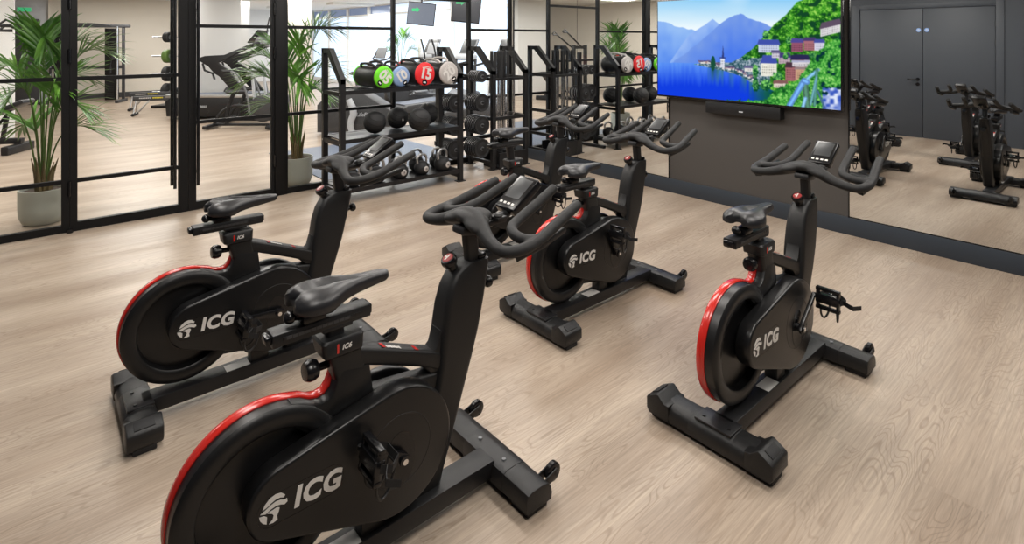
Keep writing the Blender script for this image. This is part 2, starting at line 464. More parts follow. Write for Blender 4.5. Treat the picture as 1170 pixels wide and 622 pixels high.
    for i in range(26):
        hx = 250 + i*11 + rng.random()*6; sy = np.interp(hx, [240, 300, 400, 470, 530], [336, 350, 372, 395, 425])
        house(hx, sy-4-rng.random()*16, 9+rng.random()*5, 7+rng.random()*7, cream if i % 3 else (180, 150, 150), ((110, 90, 120), (70, 70, 110))[i % 2], .6)
    house(366, 352, 22, 46, (225, 228, 240), (60, 80, 150), .2)
    put((np.abs(x-379) < np.clip((y-235)/70*6, 0, 6)) & (y > 235) & (y < 306), (50, 60, 120))
    put((np.hypot((x-328)/12, (y-330)/38) < 1), (25, 80, 60))
    house(560, 272, 108, 40, (205, 215, 240), blue, .65)
    house(730, 268, 60, 46, pink, (80, 75, 150), .5); house(795, 262, 60, 50, (170, 110, 120), (72, 60, 110), .4); house(850, 262, 50, 40, pale, (70, 80, 160), .5)
    house(880, 190, 105, 40, (225, 222, 225), (95, 80, 100), .8, -.25)
    house(665, 330, 60, 30, (190, 170, 180), (66, 60, 120), .9); house(730, 335, 90, 26, (110, 70, 90), (44, 42, 84), 1.0); house(575, 395, 80, 66, (240, 238, 225), blue, .65)
    house(700, 420, 56, 70, (165, 105, 110), (72, 50, 62), .4); house(752, 412, 62, 52, (200, 160, 130), (150, 130, 130), .35); house(735, 345, 90, 22, (220, 215, 220), (175, 178, 205), .5)
    house(640, 455, 70, 22, (225, 210, 200), (130, 90, 90), .8); house(490, 372, 40, 18, cream, (100, 100, 140), .7); house(630, 300, 40, 25, (215, 210, 225), (95, 90, 130), .6)
    # trees among the houses
    for cx, cy, rx, ry in ((600, 440, 30, 28), (545, 440, 18, 34), (660, 395, 26, 22), (840, 285, 20, 16), (545, 370, 16, 40), (700, 290, 14, 18), (500, 300, 20, 16), (840, 400, 40, 36), (600, 180, 18, 20), (715, 210, 12, 22)):
        k = np.hypot((x-cx)/rx, (y-cy)/ry) + (n3-.5)*.7
        put(k < 1, lerp((12, 75, 45), (140, 220, 110), n3*2.2-.7 - (y-cy)/ry*.25))
    # front foliage
    f1 = (y > np.interp(x, [600, 640, 700, 760, 820, 900, 1000], [520, 470, 440, 420, 330, 235, 170]) + (n3-.5)*24)
    put(f1, lerp(lerp((10, 70, 30), (70, 170, 60), (n3*.6+n4*.4-.26)*3.2), (200, 245, 150), (n3*.8+n4*.3-.56)*2.6))
    put(f1 & (x > 890) & (y > 455), lerp((60, 90, 190), (225, 232, 250), noise(20, 14, 91)*1.5-.3))
    put(f1 & (n4 < .25) & (x > 840), (10, 50, 60))
    # railing
    def line(x0, y0, x1, y1, wd, col):
        dx, dy = x1-x0, y1-y0; L2 = dx*dx+dy*dy
        s = np.clip(((x-x0)*dx+(y-y0)*dy)/L2, 0, 1); dd = np.hypot(x-x0-s*dx, y-y0-s*dy)
        put(dd < wd, col); put((dd < wd*.4), np.clip(np.asarray(col)*1.35, 0, 255))
    line(800, 430, 815, 556, 16, (70, 110, 90)); line(722, 545, 795, 418, 15, (95, 140, 205)); line(795, 418, 812, 425, 14, (95, 140, 205))
    line(812, 408, 868, 362, 9, (110, 160, 200)); line(862, 360, 850, 545, 8, (70, 120, 110)); line(790, 556, 802, 510, 9, (120, 165, 220)); line(830, 540, 860, 400, 7, (90, 140, 150))
    line(866, 470, 900, 556, 5, (60, 90, 120))
    # soften like a photograph
    for _ in range(2):
        Cp = np.pad(C, ((1, 1), (1, 1), (0, 0)), 'edge')
        C = (Cp[1:-1, 1:-1]*2 + Cp[:-2, 1:-1] + Cp[2:, 1:-1] + Cp[1:-1, :-2] + Cp[1:-1, 2:])/6
    # mild contrast, sRGB -> linear
    c = np.clip(C/255, 0, 1); lin = np.where(c <= .04045, c/12.92, ((c+.055)/1.055)**2.4)
    return W_, H_, lin

def television():
    y0, y1, z0, z1 = 1.696, 3.467, 1.006, 2.006
    cx, w, h = 4.98, y1-y0, z1-z0
    t = empty('television', (XM+.0045, (y0+y1)/2, z0), 0, 'large wall-mounted television showing a blue lake and mountain village', 'television')
    MB().bx(-.105, -.06, -w/2, w/2, 0, h, .004).bx(-.06, -.0, -w/2+.25, w/2-.25, .2, h-.2, .01).build('casing', 'gloss', t)
    W_, H_, lin = paint()
    b = .012
    me = bpy.data.meshes.new('picture')
    ys = np.linspace(w/2-b, -w/2+b, W_); zs = np.linspace(h-b, b+.006, H_)
    Y, Z = np.meshgrid(ys, zs)
    vs = np.stack([np.full(Y.size, -.1065), Y.ravel(), Z.ravel()], 1)
    idx = np.arange(W_*H_).reshape(H_, W_)
    q = np.stack([idx[:-1, :-1], idx[1:, :-1], idx[1:, 1:], idx[:-1, 1:]], -1).reshape(-1, 4)
    me.from_pydata(vs.tolist(), [], q.tolist())
    at = me.color_attributes.new('Col', 'FLOAT_COLOR', 'POINT')
    at.data.foreach_set('color', np.concatenate([lin.reshape(-1, 3), np.ones((W_*H_, 1))], 1).astype(np.float32).ravel())
    me.materials.append(M['picture'])
    o = bpy.data.objects.new('screen', me); COL.objects.link(o); o.parent = t
    o['label'] = 'bright landscape picture on the screen'
    # shelf camera / sound box below
    s = empty('sound_box', (XM+.0052, 2.56, .885), 0, 'slim black sound box mounted on dark panel under the television', 'speaker')
    MB().bx(-.09, 0, -.36, .36, 0, .115, .006).build('case', 'steel', s)
    MB().bx(-.093, -.089, -.02, .02, .035, .045, .001).build('badge', 'lightgrey', s)
television()

# ------------------------------------------------------------------ glass partition
def xat(px, Y=YP):
    t = (px-585)/640; c, s = math.cos(R(YAW)), math.sin(R(YAW)); return Y*(c+s*t)/(s-c*t)
FT = .045     # frame depth
ZR_A = (.419, 1.271, 2.1); ZR_B = (.82, 1.726, 2.45)
def panel(name, x0, x1, rails, stile0, stile1, bot=.06, handle=None):
    p = struct(name, MB().bx(x0, x1, YP-FT/2, YP+FT/2, .0, bot).bx(x0, x1, YP-FT/2, YP+FT/2, ZC-.05, ZC), 'frame')
    m = MB()
    if stile0: m.bx(x0, x0+stile0, YP-FT/2-.002, YP+FT/2+.002, 0, ZC)
    if stile1: m.bx(x1-stile1, x1, YP-FT/2-.002, YP+FT/2+.002, 0, ZC)
    if stile0 or stile1: m.build('stile', 'frame', p)
    g = MB()
    for z in rails: g.bx(x0+stile0, x1-stile1, YP-.018, YP+.018, z-.016, z+.016)
    g.build('glazing_bar', 'frame', p)
    MB().bx(x0+stile0, x1-stile1, YP-.004, YP+.004, bot, ZC-.05).build('pane', 'glass', p)
    if handle is not None:
        for sgn in (-1, 1):
            yy = YP + sgn*.075
            h = MB().cyl((handle, yy, .24), (handle, yy, 1.97), .0135, 12)
            for z in (.36, 1.88): h.cyl((handle, YP+sgn*.02, z), (handle, yy, z), .008, 8)
            h.build('pull_handle', 'gloss', p)
    return p
xs = dict(l0=-3.55, l1=xat(79), d0=xat(79)+.002, dm=xat(214.5), d1=xat(313), p1=xat(327), m1=xat(449), m2=xat(535.5), c=XM-.005)
wp = abs(xat(88)-xat(79))
panel('window_1', xs['l0'], xs['l1'], ZR_A, .05, wp)
d1 = panel('door_1', xs['d0'], xs['dm']-.002, ZR_A, wp, abs(xat(214)-xat(203.5)), .075, xat(199.8, YP-.07))
d2 = panel('door_2', xs['dm']+.002, xs['d1']-.002, ZR_B, abs(xat(224)-xat(215)), .03, .075, xat(226.3, YP-.07))
struct('trim_1', MB().bx(xs['d1'], xs['p1'], YP-.04, YP+.04, 0, ZC, .003), 'frame')
panel('window_2', xs['p1'], xs['m1']-.001, ZR_B, .01, .02)
panel('window_3', xs['m1'], xs['m2']-.001, ZR_A, .02, .02)
panel('window_4', xs['m2'], xs['c'], ZR_B, .02, .045)
# floor pivots and hinges
for x in (xs['d0']-.01, xs['d1']+.04):
    pass
for d, x in ((d1, xs['d0']), (d2, xs['d1'])):
    MB().cyl((x, YP-.05, 0.0), (x, YP-.05, .03), .022, 12).cyl((x, YP-.035, .3), (x, YP-.035, .42), .012, 8).cyl((x, YP-.035, 1.4), (x, YP-.035, 1.52), .012, 8).cyl((x, YP-.035, 1.85), (x, YP-.035, 1.97), .012, 8).build('hinge', 'gloss', d)
struct('wall_partition', MB().bx(XM+.0, GX1+.1, YP-.04, YP+.06, 0, ZC), 'beige')

# ------------------------------------------------------------------ gym shell beyond the glass
struct('wall_far', MB().bx(GX0, 5.0, GY1, GY1+.15, 0, ZC), 'beige')
struct('wall_far_end', MB().bx(4.8, GX1+.1, GY2, GY2+.15, 0, ZC).bx(4.85, 5.0, GY1+.15, GY2, 0, ZC), 'white_wall')
struct('baseboard_far', MB().bx(.35, 4.99, GY1-.02, GY1, 0, .14), 'dark')
struct('wall_gym_left', MB().bx(GX0-.15, GX0, YP, GY1, 0, ZC), 'beige')
struct('wall_corridor', MB().bx(-.6, .33, GY1-.75, GY1-.6, 0, ZC), 'lightgrey')
dd = struct('door_5', MB().bx(-.32, .16, GY1-.80, GY1-.75, 0, 2.1, .004), 'dark')
MB().tube([(.1, GY1-.82, 1.0), (.1, GY1-.86, 1.0), (-.02, GY1-.86, 1.0)], .012, 8).build('door_handle', 'alu', dd)
struct('trim_corridor', MB().bx(.33, .36, GY1-.8, GY1, 0, ZC), 'beige')
# white clad pillars
for i, (x0, x1, y, m) in enumerate(((-1.35, -.2, 11.8, 'white_wall'), (2.62, 3.58, 13.5, 'white_wall'), (4.62, 5.22, 13.6, 'beige'))):
    struct('wall_pillar_%d' % (i+1), MB().bx(x0, x1, y, y+.7, 0, ZC, .004), m)
struct('wall_nook', MB().bx(3.58, 4.62, 16.6, 16.75, 0, ZC), 'white_wall')
# window wall
mb = MB().bx(GX1+.0, GX1+.15, YP, GY2, 0, .12).bx(GX1, GX1+.15, YP, GY2, 2.69, ZC)
yy = YP
ww = struct('wall_window_side', mb, 'white_wall')
n = 10; st = (GY2-YP)/n
for i in range(n):
    y0, y1 = YP+i*st, YP+(i+1)*st
    wi = struct('window_%d' % (5+i), MB().bx(GX1-.02, GX1+.1, y0, y0+.07, .12, 2.69).bx(GX1-.02, GX1+.1, y1-.07, y1, .12, 2.69).bx(GX1, GX1+.08, y0, y1, 2.38, 2.44), 'ceil')
    MB().bx(GX1+.04, GX1+.05, y0+.07, y1-.07, .12, 2.38).build('frosted_pane', 'frost', wi)
    MB().bx(GX1+.04, GX1+.05, y0+.07, y1-.07, 2.44, 2.69).build('upper_pane', 'clear_dark' if i >= 6 else 'frost', wi)

# ------------------------------------------------------------------ ceiling lights
def area(loc, sx, sy, power, col=(1, .94, .86), name='lamp'):
    L = bpy.data.lights.new(name, 'AREA'); L.shape = 'RECTANGLE'; L.size = sx; L.size_y = sy; L.energy = power; L.color = col
    o = bpy.data.objects.new(name, L); COL.objects.link(o); o.location = loc
    return o
def fixture(x, y, sx, sy, power, col=(1, .94, .86)):
    MB().bx(x-sx/2-.02, x+sx/2+.02, y-sy/2-.02, y+sy/2+.02, ZC-.06, ZC-.001, .004).build('light_housing', 'ceil', ceiling)
    area((x, y, ZC-.065), sx, sy, power, col)
for x in (.5, 2.3, 4.1):
    for y in (.2, 2.4, 4.6):
        fixture(x, y, .5, 1.3, 32, (1, .955, .90))
for x in (-1.5, 1.8, 5.0, 7.6):
    for y in (7.4, 9.5) if x < 0 else (7.6, 10.6, 13.6, 16.6):
        fixture(x, y, 1.3, .5, 66, (1, .97, .93))
fixture(6.8, 19.8, 1.3, .5, 60, (1, .97, .93))

# ------------------------------------------------------------------ spin bike
OX = -.55           # mesh x offset so that the root stands under the middle of the bike
OFF = T(OX, 0, 0)
def sec(z, x0, x1, hw, r=.02): return [(a, b, z) for a, b in rrect(x0, x1, -hw, hw, min(r, hw*.9, (x1-x0)*.45), 4)]

def hull2(c1, r1, c2, r2, n=28):
    import mathutils
    pts = [(c1[0]+r1*math.cos(2*math.pi*k/n), c1[1]+r1*math.sin(2*math.pi*k/n)) for k in range(n)] + [(c2[0]+r2*math.cos(2*math.pi*k/(2*n)), c2[1]+r2*math.sin(2*math.pi*k/(2*n))) for k in range(2*n)]
    idx = mathutils.geometry.convex_hull_2d(pts)
    return [pts[i] for i in idx]

def stroke(pts, ws):
    # flat tapered brush stroke (2D polygon)
    q = [V((a, b)) for a, b in pts]; n = len(q); l, r = [], []
    for i, p in enumerate(q):
        d = (q[min(i+1, n-1)]-q[max(i-1, 0)]).normalized(); nn = V((-d.y, d.x))
        l.append(tuple(p+nn*ws[i])); r.append(tuple(p-nn*ws[i]))
    return l + r[::-1]

def emblem(s=1.0):
    # swirling runner mark, unit about 1 across, in XY
    mb = MB()
    for poly in ([(-.78,.22),(-.62,.55),(-.3,.86),(.1,1.0),(.5,.92),(.8,.66),(.7,.52),(.45,.62),(.15,.62),(-.2,.48),(-.5,.3)],
                 [(-.92,-.02),(-.6,.14),(-.2,.34),(.15,.46),(.5,.42),(.8,.3),(.95,.36),(1.0,.1),(.8,-.02),(.5,.1),(.2,.14),(-.2,.04),(-.55,-.14)],
                 [(-.98,-.18),(-.62,-.24),(-.42,-.4),(-.42,-.9),(-.7,-.72),(-.9,-.45)],
                 [(-.42,-.14),(-.1,-.08),(.25,.0),(.45,-.1),(.4,-.35),(.3,-.6),(.36,-.9),(.05,-1.0),(-.25,-.97),(0,-.75),(.06,-.5),(-.06,-.32)]):
        mb.prism([(a*s, b*s) for a, b in poly], 0, .0012, 'xy')
    me = mb.mesh('emblem', 'white')
    return me

ICG = text_mesh('ICG', .075, .12, .0030, .0006, space=1.08)
IC6 = text_mesh('IC6', .020, .25, .0006, .0003)
EMB = emblem(.036)

def knob(mb, p, d, r=.022, L=.05):
    d = V(d).normalized(); q = d.to_track_quat('Z', 'Y').to_matrix().to_4x4()
    mb.lathe([(0, 0), (.011, 0), (.011, L*.45), (.014, L*.5), (r*.85, L*.55), (r, L*.68), (r, L*.85), (r*.8, L*.98), (0, L*1.02)], 20, T(*p) @ q)

def half(me_name, fn): pass

def make_bike():
    t = empty('exercise_bike', (0, 0, 0))
    P = lambda mb, name, mat, parent=t, **k: mb.build(name, mat, parent, off=OFF, **k)
    # ---- rear stabiliser
    prof = [(0.004, .022), (.0, .045), (.006, .07), (.022, .086), (.05, .092), (.095, .092), (.112, .086), (.12, .07), (.12, .03), (.112, .022)]
    def bar(x0, yl, yh, mirror=False):
        pts = [((.12-a if mirror else a)+x0, b) for a, b in prof]
        return pts
    mb = MB().prism(bar(0, 0, 0), -.185, .185, 'xz')
    mb.prism([(a*1.0, b*1.02) for a, b in bar(0, 0, 0)], -.105, .075, 'xz', .002)
    rs = P(mb, 'rear_stabilizer', 'plastic')
    for sg in (1, -1):
        yzo = [(.16, .022), (.255, .022), (.268, .04), (.268, .085), (.262, .092), (.218, .116), (.210, .116), (.182, .092), (.16, .09)]
        c = MB().prism([(sg*a, b) for a, b in yzo], -.003, .123, 'yz', .008, 2)
        P(c, 'end_cap', 'plastic', rs)
        f = MB().bx(.02, .1, sg*.16-.0, sg*.255, 0, .024, .004); P(f, 'rubber_foot', 'rubber', rs)
        f = MB().box((.06, sg*.2405, .1055), (.07, .034, .004), .001, rot('X', -sg*28.6)); P(f, 'tread_pad', 'rubber', rs)
    mb = MB().bx(.018, .115, -.1, .055, .088, .1, .005)
    for y in (-.075, .03): mb.lathe([(0, 0), (.008, 0), (.007, .004), (0, .004)], 10, T(.05, y, .1))
    P(mb, 'clamp_plate', 'steel')
    # ---- front stabiliser
    mb = MB().prism(bar(.985, 0, 0, True), -.262, .262, 'xz', .006)
    fs = P(mb, 'front_stabilizer', 'plastic')
    P(MB().prism([(1.045+(a-1.045)*1.03, .055+(b-.055)*1.05) for a, b in bar(.985, 0, 0, True)], -.135, .095, 'xz', .002), 'clamp_plate', 'steel', fs)
    for y in (-.09, .05): P(MB().lathe([(0, 0), (.008, 0), (.007, .004), (0, .004)], 10, T(1.03, y, .095)), 'bolt', 'mid', fs)
    for sg in (1, -1):
        f = MB().bx(1.0, 1.09, sg*.16, sg*.25, 0, .024, .004); P(f, 'rubber_foot', 'rubber', fs)
        w = MB()
        w.lathe([(0, -.012), (.026, -.012), (.032, -.008), (.032, .008), (.026, .012), (0, .012)], 20, T(1.142, sg*.222, .075) @ rot('X', 90))
        tw = P(w, 'transport_wheel', 'gloss', fs)
        b = MB()
        for e in (-.017, .017): b.box((1.122, sg*.222+e, .072), (.06, .005, .03), .002, rot('Y', -15))
        b.cyl((1.142, sg*.222-.021, .075), (1.142, sg*.222+.021, .075), .007, 8)
        P(b, 'wheel_bracket', 'steel', fs)
    # ---- main beam
    mb = MB().bx(.075, 1.0, -.075, .012, .040, .1, .004)
    P(mb, 'base_beam', 'steel')
    P(MB().bx(.395, .495, -.070, -.014, .1, .1012), 'rating_label', 'white')
    # ---- frame: head post, top tube, seat tube
    hp = [(.10, .655, .80, .040), (.20, .70, .835, .042), (.30, .74, .868, .044), (.42, .772, .906, .048), (.50, .792, .932, .050), (.58, .80, .957, .050), (.68, .815, .983, .047),
          (.74, .833, .998, .044), (.785, .86, 1.008, .040), (.808, .905, 1.013, .036)]
    mb = MB().loft([sec(z, a, b, w, .022) for z, a, b, w in hp])
    # fillet between top tube and head post
    mb.prism([(.70, .545), (.755, .535), (.785, .56), (.80, .61), (.83, .61), (.83, .46), (.76, .48)], -.032, .032, 'xz', .01)
    P(mb, 'head_post', 'plastic')
    # side seam insert on the front of the post
    mb = MB().loft([[(x, y, z) for x, y, z in ((b-.012, -w*.55, z), (b+.004, -w*.45, z), (b+.004, w*.45, z), (b-.012, w*.55, z))] for z, a, b, w in hp[3:9]])
    P(mb, 'front_cover', 'guard')
    # top tube: loft along x
    def secx(x, z0, z1, hw, r=.012): return [(x, a, b) for a, b in rrect(-hw, hw, z0, z1, r, 3)]
    mb = MB().loft([secx(.47, .615, .672, .034), secx(.53, .594, .650, .034), secx(.62, .558, .614, .032), secx(.72, .515, .572, .032), secx(.80, .474, .54, .036)])
    # lower strut and body between the covers
    mb.loft([secx(.48, .44, .515, .03), secx(.62, .44, .500, .03), secx(.80, .42, .472, .034)])
    P(mb, 'top_tube', 'plastic')
    mb = MB().loft([sec(z, a, b, w, .016) for z, a, b, w in ((.38, .44, .62, .036), (.46, .44, .545, .036), (.52, .442, .53, .036), (.60, .428, .527, .036), (.658, .410, .515, .037), (.666, .392, .515, .046), (.708, .384, .517, .047), (.715, .390, .511, .042))])
    P(mb, 'seat_tube', 'plastic')
    mb = MB().prism([(.36, .17), (.80, .10), (.86, .30), (.83, .44), (.5, .5), (.40, .42)], -.034, .034, 'xz', .008)
    mb.bx(.50, .58, -.06, .0, .095, .19, .006)
    P(mb, 'inner_frame', 'shroud')
    # ---- flywheel shroud
    fc = (.235, .347)
    q = T(fc[0], 0, fc[1]) @ rot('X', 90)
    mb = MB().lathe([(.235, -.004), (.235, .034), (.228, .042), (.212, .046), (.186, .046), (.178, .040), (.172, .014), (.172, -.014), (.178, -.042), (.186, -.048), (.208, -.047), (.222, -.040), (.231, -.026)], 72, q, closed=True)
    mb.prism([(.30, .575), (.335, .563), (.362, .547), (.385, .541), (.408, .545), (.425, .562), (.436, .60), (.45, .62), (.54, .6), (.56, .45), (.46, .36), (.38, .44), (.31, .50)], -.037, .037, 'xz', .010)
    P(mb, 'flywheel_shroud', 'shroud')
    mb = MB().lathe([(0, .03), (.03, .03), (.034, .022), (.174, .010), (.174, -.010), (.10, -.019), (.034, -.022), (.03, -.03), (0, -.03)], 64, q)
    P(mb, 'flywheel', 'guard')
    # red rim: ribbon following the shroud edge
    path = [(.441, .615), (.434, .592), (.424, .566), (.408, .549), (.386, .544), (.362, .550), (.338, .563)]
    a0 = math.degrees(math.atan2(.563-fc[1], .338-fc[0]))
    for k in range(1, 37):
        a = R(a0 + 8 + (252-a0-8)*k/36); path.append((fc[0]+.2362*math.cos(a), fc[1]+.2362*math.sin(a)))
    sm = []
    for i, (a, b) in enumerate(path):
        p0, p1 = path[max(i-1, 0)], path[min(i+1, len(path)-1)]
        d = V((p1[0]-p0[0], p1[1]-p0[1])).normalized(); nn = V((d.y, -d.x))    # outward
        if i == 0: nn = V((-1, .2)).normalized()
        w = .0165; yo = .0165
        e = .0045
        sm.append([(a-nn.x*.004, yo-w, b-nn.y*.004), (a+nn.x*e*.4, yo-w, b+nn.y*e*.4), (a+nn.x*e, yo-w*.8, b+nn.y*e), (a+nn.x*e*1.3, yo, b+nn.y*e*1.3), (a+nn.x*e, yo+w*.8, b+nn.y*e), (a+nn.x*e*.4, yo+w, b+nn.y*e*.4), (a-nn.x*.004, yo+w, b-nn.y*.004)])
    P(MB().loft(sm), 'red_rim', 'red', label='glossy red edge strip of the wheel cover')
    # ---- drive covers
    c1, r1, c2, r2 = (.262, .362), .098, (.602, .332), .192
    mb = MB().prism(hull2(c1, r1, c2, r2), -.036, -.100, 'xz', .010, 3)
    mb.prism(hull2((c1[0]+.004, c1[1]), r1*.82, (.5, .36), .11), -.099, -.1015, 'xz', .001) if False else None
    cg = P(mb, 'chain_guard', 'guard')
    mb = MB().lathe([(.106, 0), (.107, .0008), (.109, .0008), (.110, 0)], 48, T(.607, -.1, .335) @ rot('X', 90)); P(mb, 'cover_seam', 'steel', cg)
    # badge plate outline
    rp = rrect(.188, .425, .316, .398, .038, 6); ri = [(.3015+(a-.3015)*.985, .358+(b-.358)*.96) for a, b in rp]
    mb = MB(); tt = bmesh.new()
    o1 = [tt.verts.new((a, -.1006, b)) for a, b in rp]; i1 = [tt.verts.new((a, -.1006, b)) for a, b in ri]
    for k in range(len(o1)): tt.faces.new((o1[k], o1[(k+1) % len(o1)], i1[(k+1) % len(o1)], i1[k]))
    mb._add(tt); P(mb, 'badge_outline', 'gloss', cg)
    tilt = rot('Y', 4)
    mb = MB().addmesh(ICG, T(.350, -.1004, .354) @ tilt @ FACE_MY).addmesh(EMB, T(.230, -.1002, .362) @ tilt @ FACE_MY)
    P(mb, 'logo_lettering', 'white', cg, label='white letters and swirl emblem on the cover')
    mb = MB().prism(hull2((.30, .362), .09, c2, r2*.97), .036, .070, 'xz', .010, 3)
    lg = P(mb, 'drive_cover', 'guard')
    P(MB().addmesh(ICG, T(.36, .0706, .356) @ rot('Y', 0) @ FACE_PY), 'logo_lettering', 'white', lg, label='white letters on the cover')
    # crank recess
    mb = MB().prism([(.607+.052*math.cos(R(a)), .31+.082*math.sin(R(a))) for a in range(0, 360, 12)], -.0985, -.1012, 'xz'); P(mb, 'crank_recess', 'gloss', cg)
    # ---- cranks (origin at the axle) and pedals (origin at their spindle), placed per bike
    for sg, nm in ((-1, 'r'), (1, 'l')):
        off = -.118 if sg < 0 else .09
        mb = MB()
        mb.prism([(-.02, -.014), (.0, -.02), (.03, -.017), (.155, -.011), (.178, -.010), (.186, 0), (.178, .010), (.155, .011), (.03, .017), (0, .02), (-.02, .014)], off-.008, off+.008, 'xz', .004)
        mb.cyl((0, off-.014, 0), (0, off+.03 if sg < 0 else off-.03, 0), .017, 16)
        o = mb.build('crank_arm', 'gloss', t); o.location = (.607+OX, 0, .318); o['side'] = sg
        b = MB().cyl((0, off-.0085*(1 if sg < 0 else -1), 0), (0, off+sg*.016, 0), .009, 10).build('axle_bolt', 'chrome', o)
        y0 = off + sg*.012; y1 = y0 + sg*.10
        mb = MB().cyl((0, off, 0), (0, y1, 0), .009, 10)
        for x in (-.042, .042): mb.bx(x-.007, x+.007, y0, y1, -.012, .012, .003)
        for y in (y0+sg*.008, y1-sg*.008): mb.bx(-.045, .045, y-.006, y+.006, -.012, .012, .003)
        mb.bx(-.02, .02, y0, y1, -.015, .015, .004)
        o = mb.build('pedal', 'gloss', t); o['side'] = sg
        mb = MB().bx(-.016, .016, y0+sg*.03, y0+sg*.075, .014, .022, .003).bx(-.022, .022, y0+sg*.045, y0+sg*.06, .016, .026, .002)
        mb.build('cleat', 'chrome', o)
        # toe cage and strap
        yc = (y0+y1)/2
        mb = MB()
        for e in (-.034, .034):
            mb.tube([(.045, yc+e, .005), (.085, yc+e, .012), (.105, yc+e*.8, .035), (.085, yc+e*.6, .062), (.045, yc+e*.5, .068)], .0045, 8, smooth=2)
        mb.tube([(.045, yc-.02, .068), (.02, yc-.02, .070), (.02, yc+.02, .070), (.045, yc+.02, .068)], .004, 6)
        mb.build('toe_cage', 'plastic', o)
        mb = MB()
        ring = [(.0, y1, .0), (.0, y1+sg*.012, .03), (.0, yc+sg*.03, .065), (.0, yc-sg*.03, .065), (.0, y0-sg*.002, .03), (.0, y0, 0)]
        pts = []
        mb.loft([[(x, p[1], p[2]) for x in (-.012, .012)] + [(x, p[1]*.999+sg*.002, p[2]+.002) for x in (.012, -.012)] for p in ring])
        mb.loft([[(x, p[1], p[2]) for x in (-.010, .010)] + [(x, p[1]+sg*.002, p[2]+.002) for x in (.010, -.010)] for p in ((0, y1, .02), (0, y1+sg*.03, .0), (0, y1+sg*.055, -.012), (0, y1+sg*.075, .02))])
        mb.build('strap', 'rubber', o)
    # ---- seat post, slider, saddle (children of seat_post move up and down together)
    mb = MB().loft([[(a, b, z) for a, b in rrect(.45-.027+dx, .45+.027+dx, -.02, .02, .012, 4)] for z, dx in ((.50, .02), (.735, -.012))])
    mb.bx(.395, .49, -.03, .03, .722, .735, .004)
    sp = P(mb, 'seat_post', 'steel')
    mb = MB().prism(rrect(-.029, .029, .728, .766, .006, 2), .235, .528, 'yz', .002).bx(.262, .5, -.0315, .0315, .742, .754, .001)
    for k in range(14): mb.bx(.27+.017*k, .272+.017*k, -.0322, -.029, .744, .754)
    P(mb, 'fore_aft_slider', 'steel', sp)
    P(MB().bx(.27, .46, -.0318, -.0313, .7445, .7535), 'scale_strip', 'dark', sp)
    P(MB().bx(.525, .535, -.024, .024, .735, .763, .004), 'slider_cap', 'gloss', sp); P(MB().bx(.218, .238, -.022, .022, .737, .761, .006), 'slider_cap', 'gloss', sp)
    mb = MB(); mb.box((.40, 0, .775), (.07, .05, .03), .006); mb.cyl((.42, 0, .77), (.425, 0, .815), .02, 12)
    mb.tube([(.375, 0, .78), (.345, 0, .787)], .010, 8); mb.sph((.335, 0, .79), (.018, .02, .018))
    P(mb, 'saddle_clamp', 'gloss', sp)
    # saddle
    S = [(x_, w_, z_, t_*1.25) for x_, w_, z_, t_ in [(.330, .030, .842, .018), (.336, .052, .852, .026), (.350, .070, .860, .036), (.375, .082, .866, .044), (.405, .086, .868, .048), (.435, .080, .867, .048), (.465, .066, .865, .044), (.495, .048, .862, .040),
         (.53, .034, .859, .036), (.57, .027, .857, .032), (.605, .024, .855, .028), (.63, .0215, .852, .024), (.641, .016, .848, .017), (.645, .008, .844, .008)]]
    secs = []
    for x, w, z, th in S:
        g = .013*math.exp(-((x-.46)/.10)**2) + .004
        ring = []
        for k in range(24):
            a = 2*math.pi*k/24; ca, sa = math.cos(a), math.sin(a)
            yy = w*math.copysign(abs(ca)**.8, ca)
            if sa >= 0:
                zz = z - th*.55 + th*.55*abs(sa)**.7 - (g*math.exp(-(yy/.013)**2) if w > .02 else 0) - (.012*(abs(yy)/w)**2*(1 if x < .46 else .3))
            else:
                zz = z - th*.55 - th*.6*abs(sa)**.6*(1.0 if abs(ca) > .35 else .75) - (.012*(abs(yy)/w)**2*(1 if x < .46 else .3))
            ring.append((x + .030*math.exp(-(yy/.022)**2)*max(0, 1-(x-.33)/.05), yy, zz))
        secs.append(ring)
    P(MB().loft(secs), 'saddle', 'vinyl', sp)
    mb = MB()
    for e in (-1, 1): mb.tube([(.36, e*.03, .835), (.38, e*.024, .812), (.45, e*.022, .806), (.52, e*.018, .812), (.575, e*.010, .838)], .0042, 8, smooth=2)
    P(mb, 'saddle_rails', 'steel', sp)
    # ---- knobs
    mb = MB(); knob(mb, (.430, 0, .628), (-1, -.05, .05), .030, .085); P(mb, 'seat_knob', 'gloss')
    mb = MB(); knob(mb, (.985, 0, .70), (1, 0, .15), .022, .055); P(mb, 'handlebar_knob', 'gloss')
    mb = MB(); q2 = T(.872, 0, .795) @ rot('Y', -28)
    mb.lathe([(0, 0), (.018, 0), (.018, .018), (.026, .022), (.029, .030), (.029, .040), (.025, .047), (0, .049)], 24, q2)
    bk = P(mb, 'brake_knob', 'gloss')
    mb = MB().lathe([(0, .0495), (.018, .0487), (.019, .047), (.020, .0475), (.0185, .0498), (0, .0505)], 24, q2); P(mb, 'knob_cap', 'darkred', bk, label='red cap of the brake knob')
    mb = MB().box((0, 0, .0508), (.026, .006, .0008), 0).box((.0, .006, .0508), (.006, .012, .0008), 0); 
    mb.bm.transform(q2); P(mb, 'cap_mark', 'white', bk)
    # top bracket behind the knob
    mb = MB().box((.985, .0, .815), (.035, .05, .02), .006, rot('Y', -15)); P(mb, 'post_clip', 'gloss')
    # ---- stem
    mb = MB().loft([[(a, b, z) for a, b in rrect(.952-.026+dx, .952+.026+dx, -.019, .019, .010, 3)] for z, dx in ((.70, .015), (.925, -.012))])
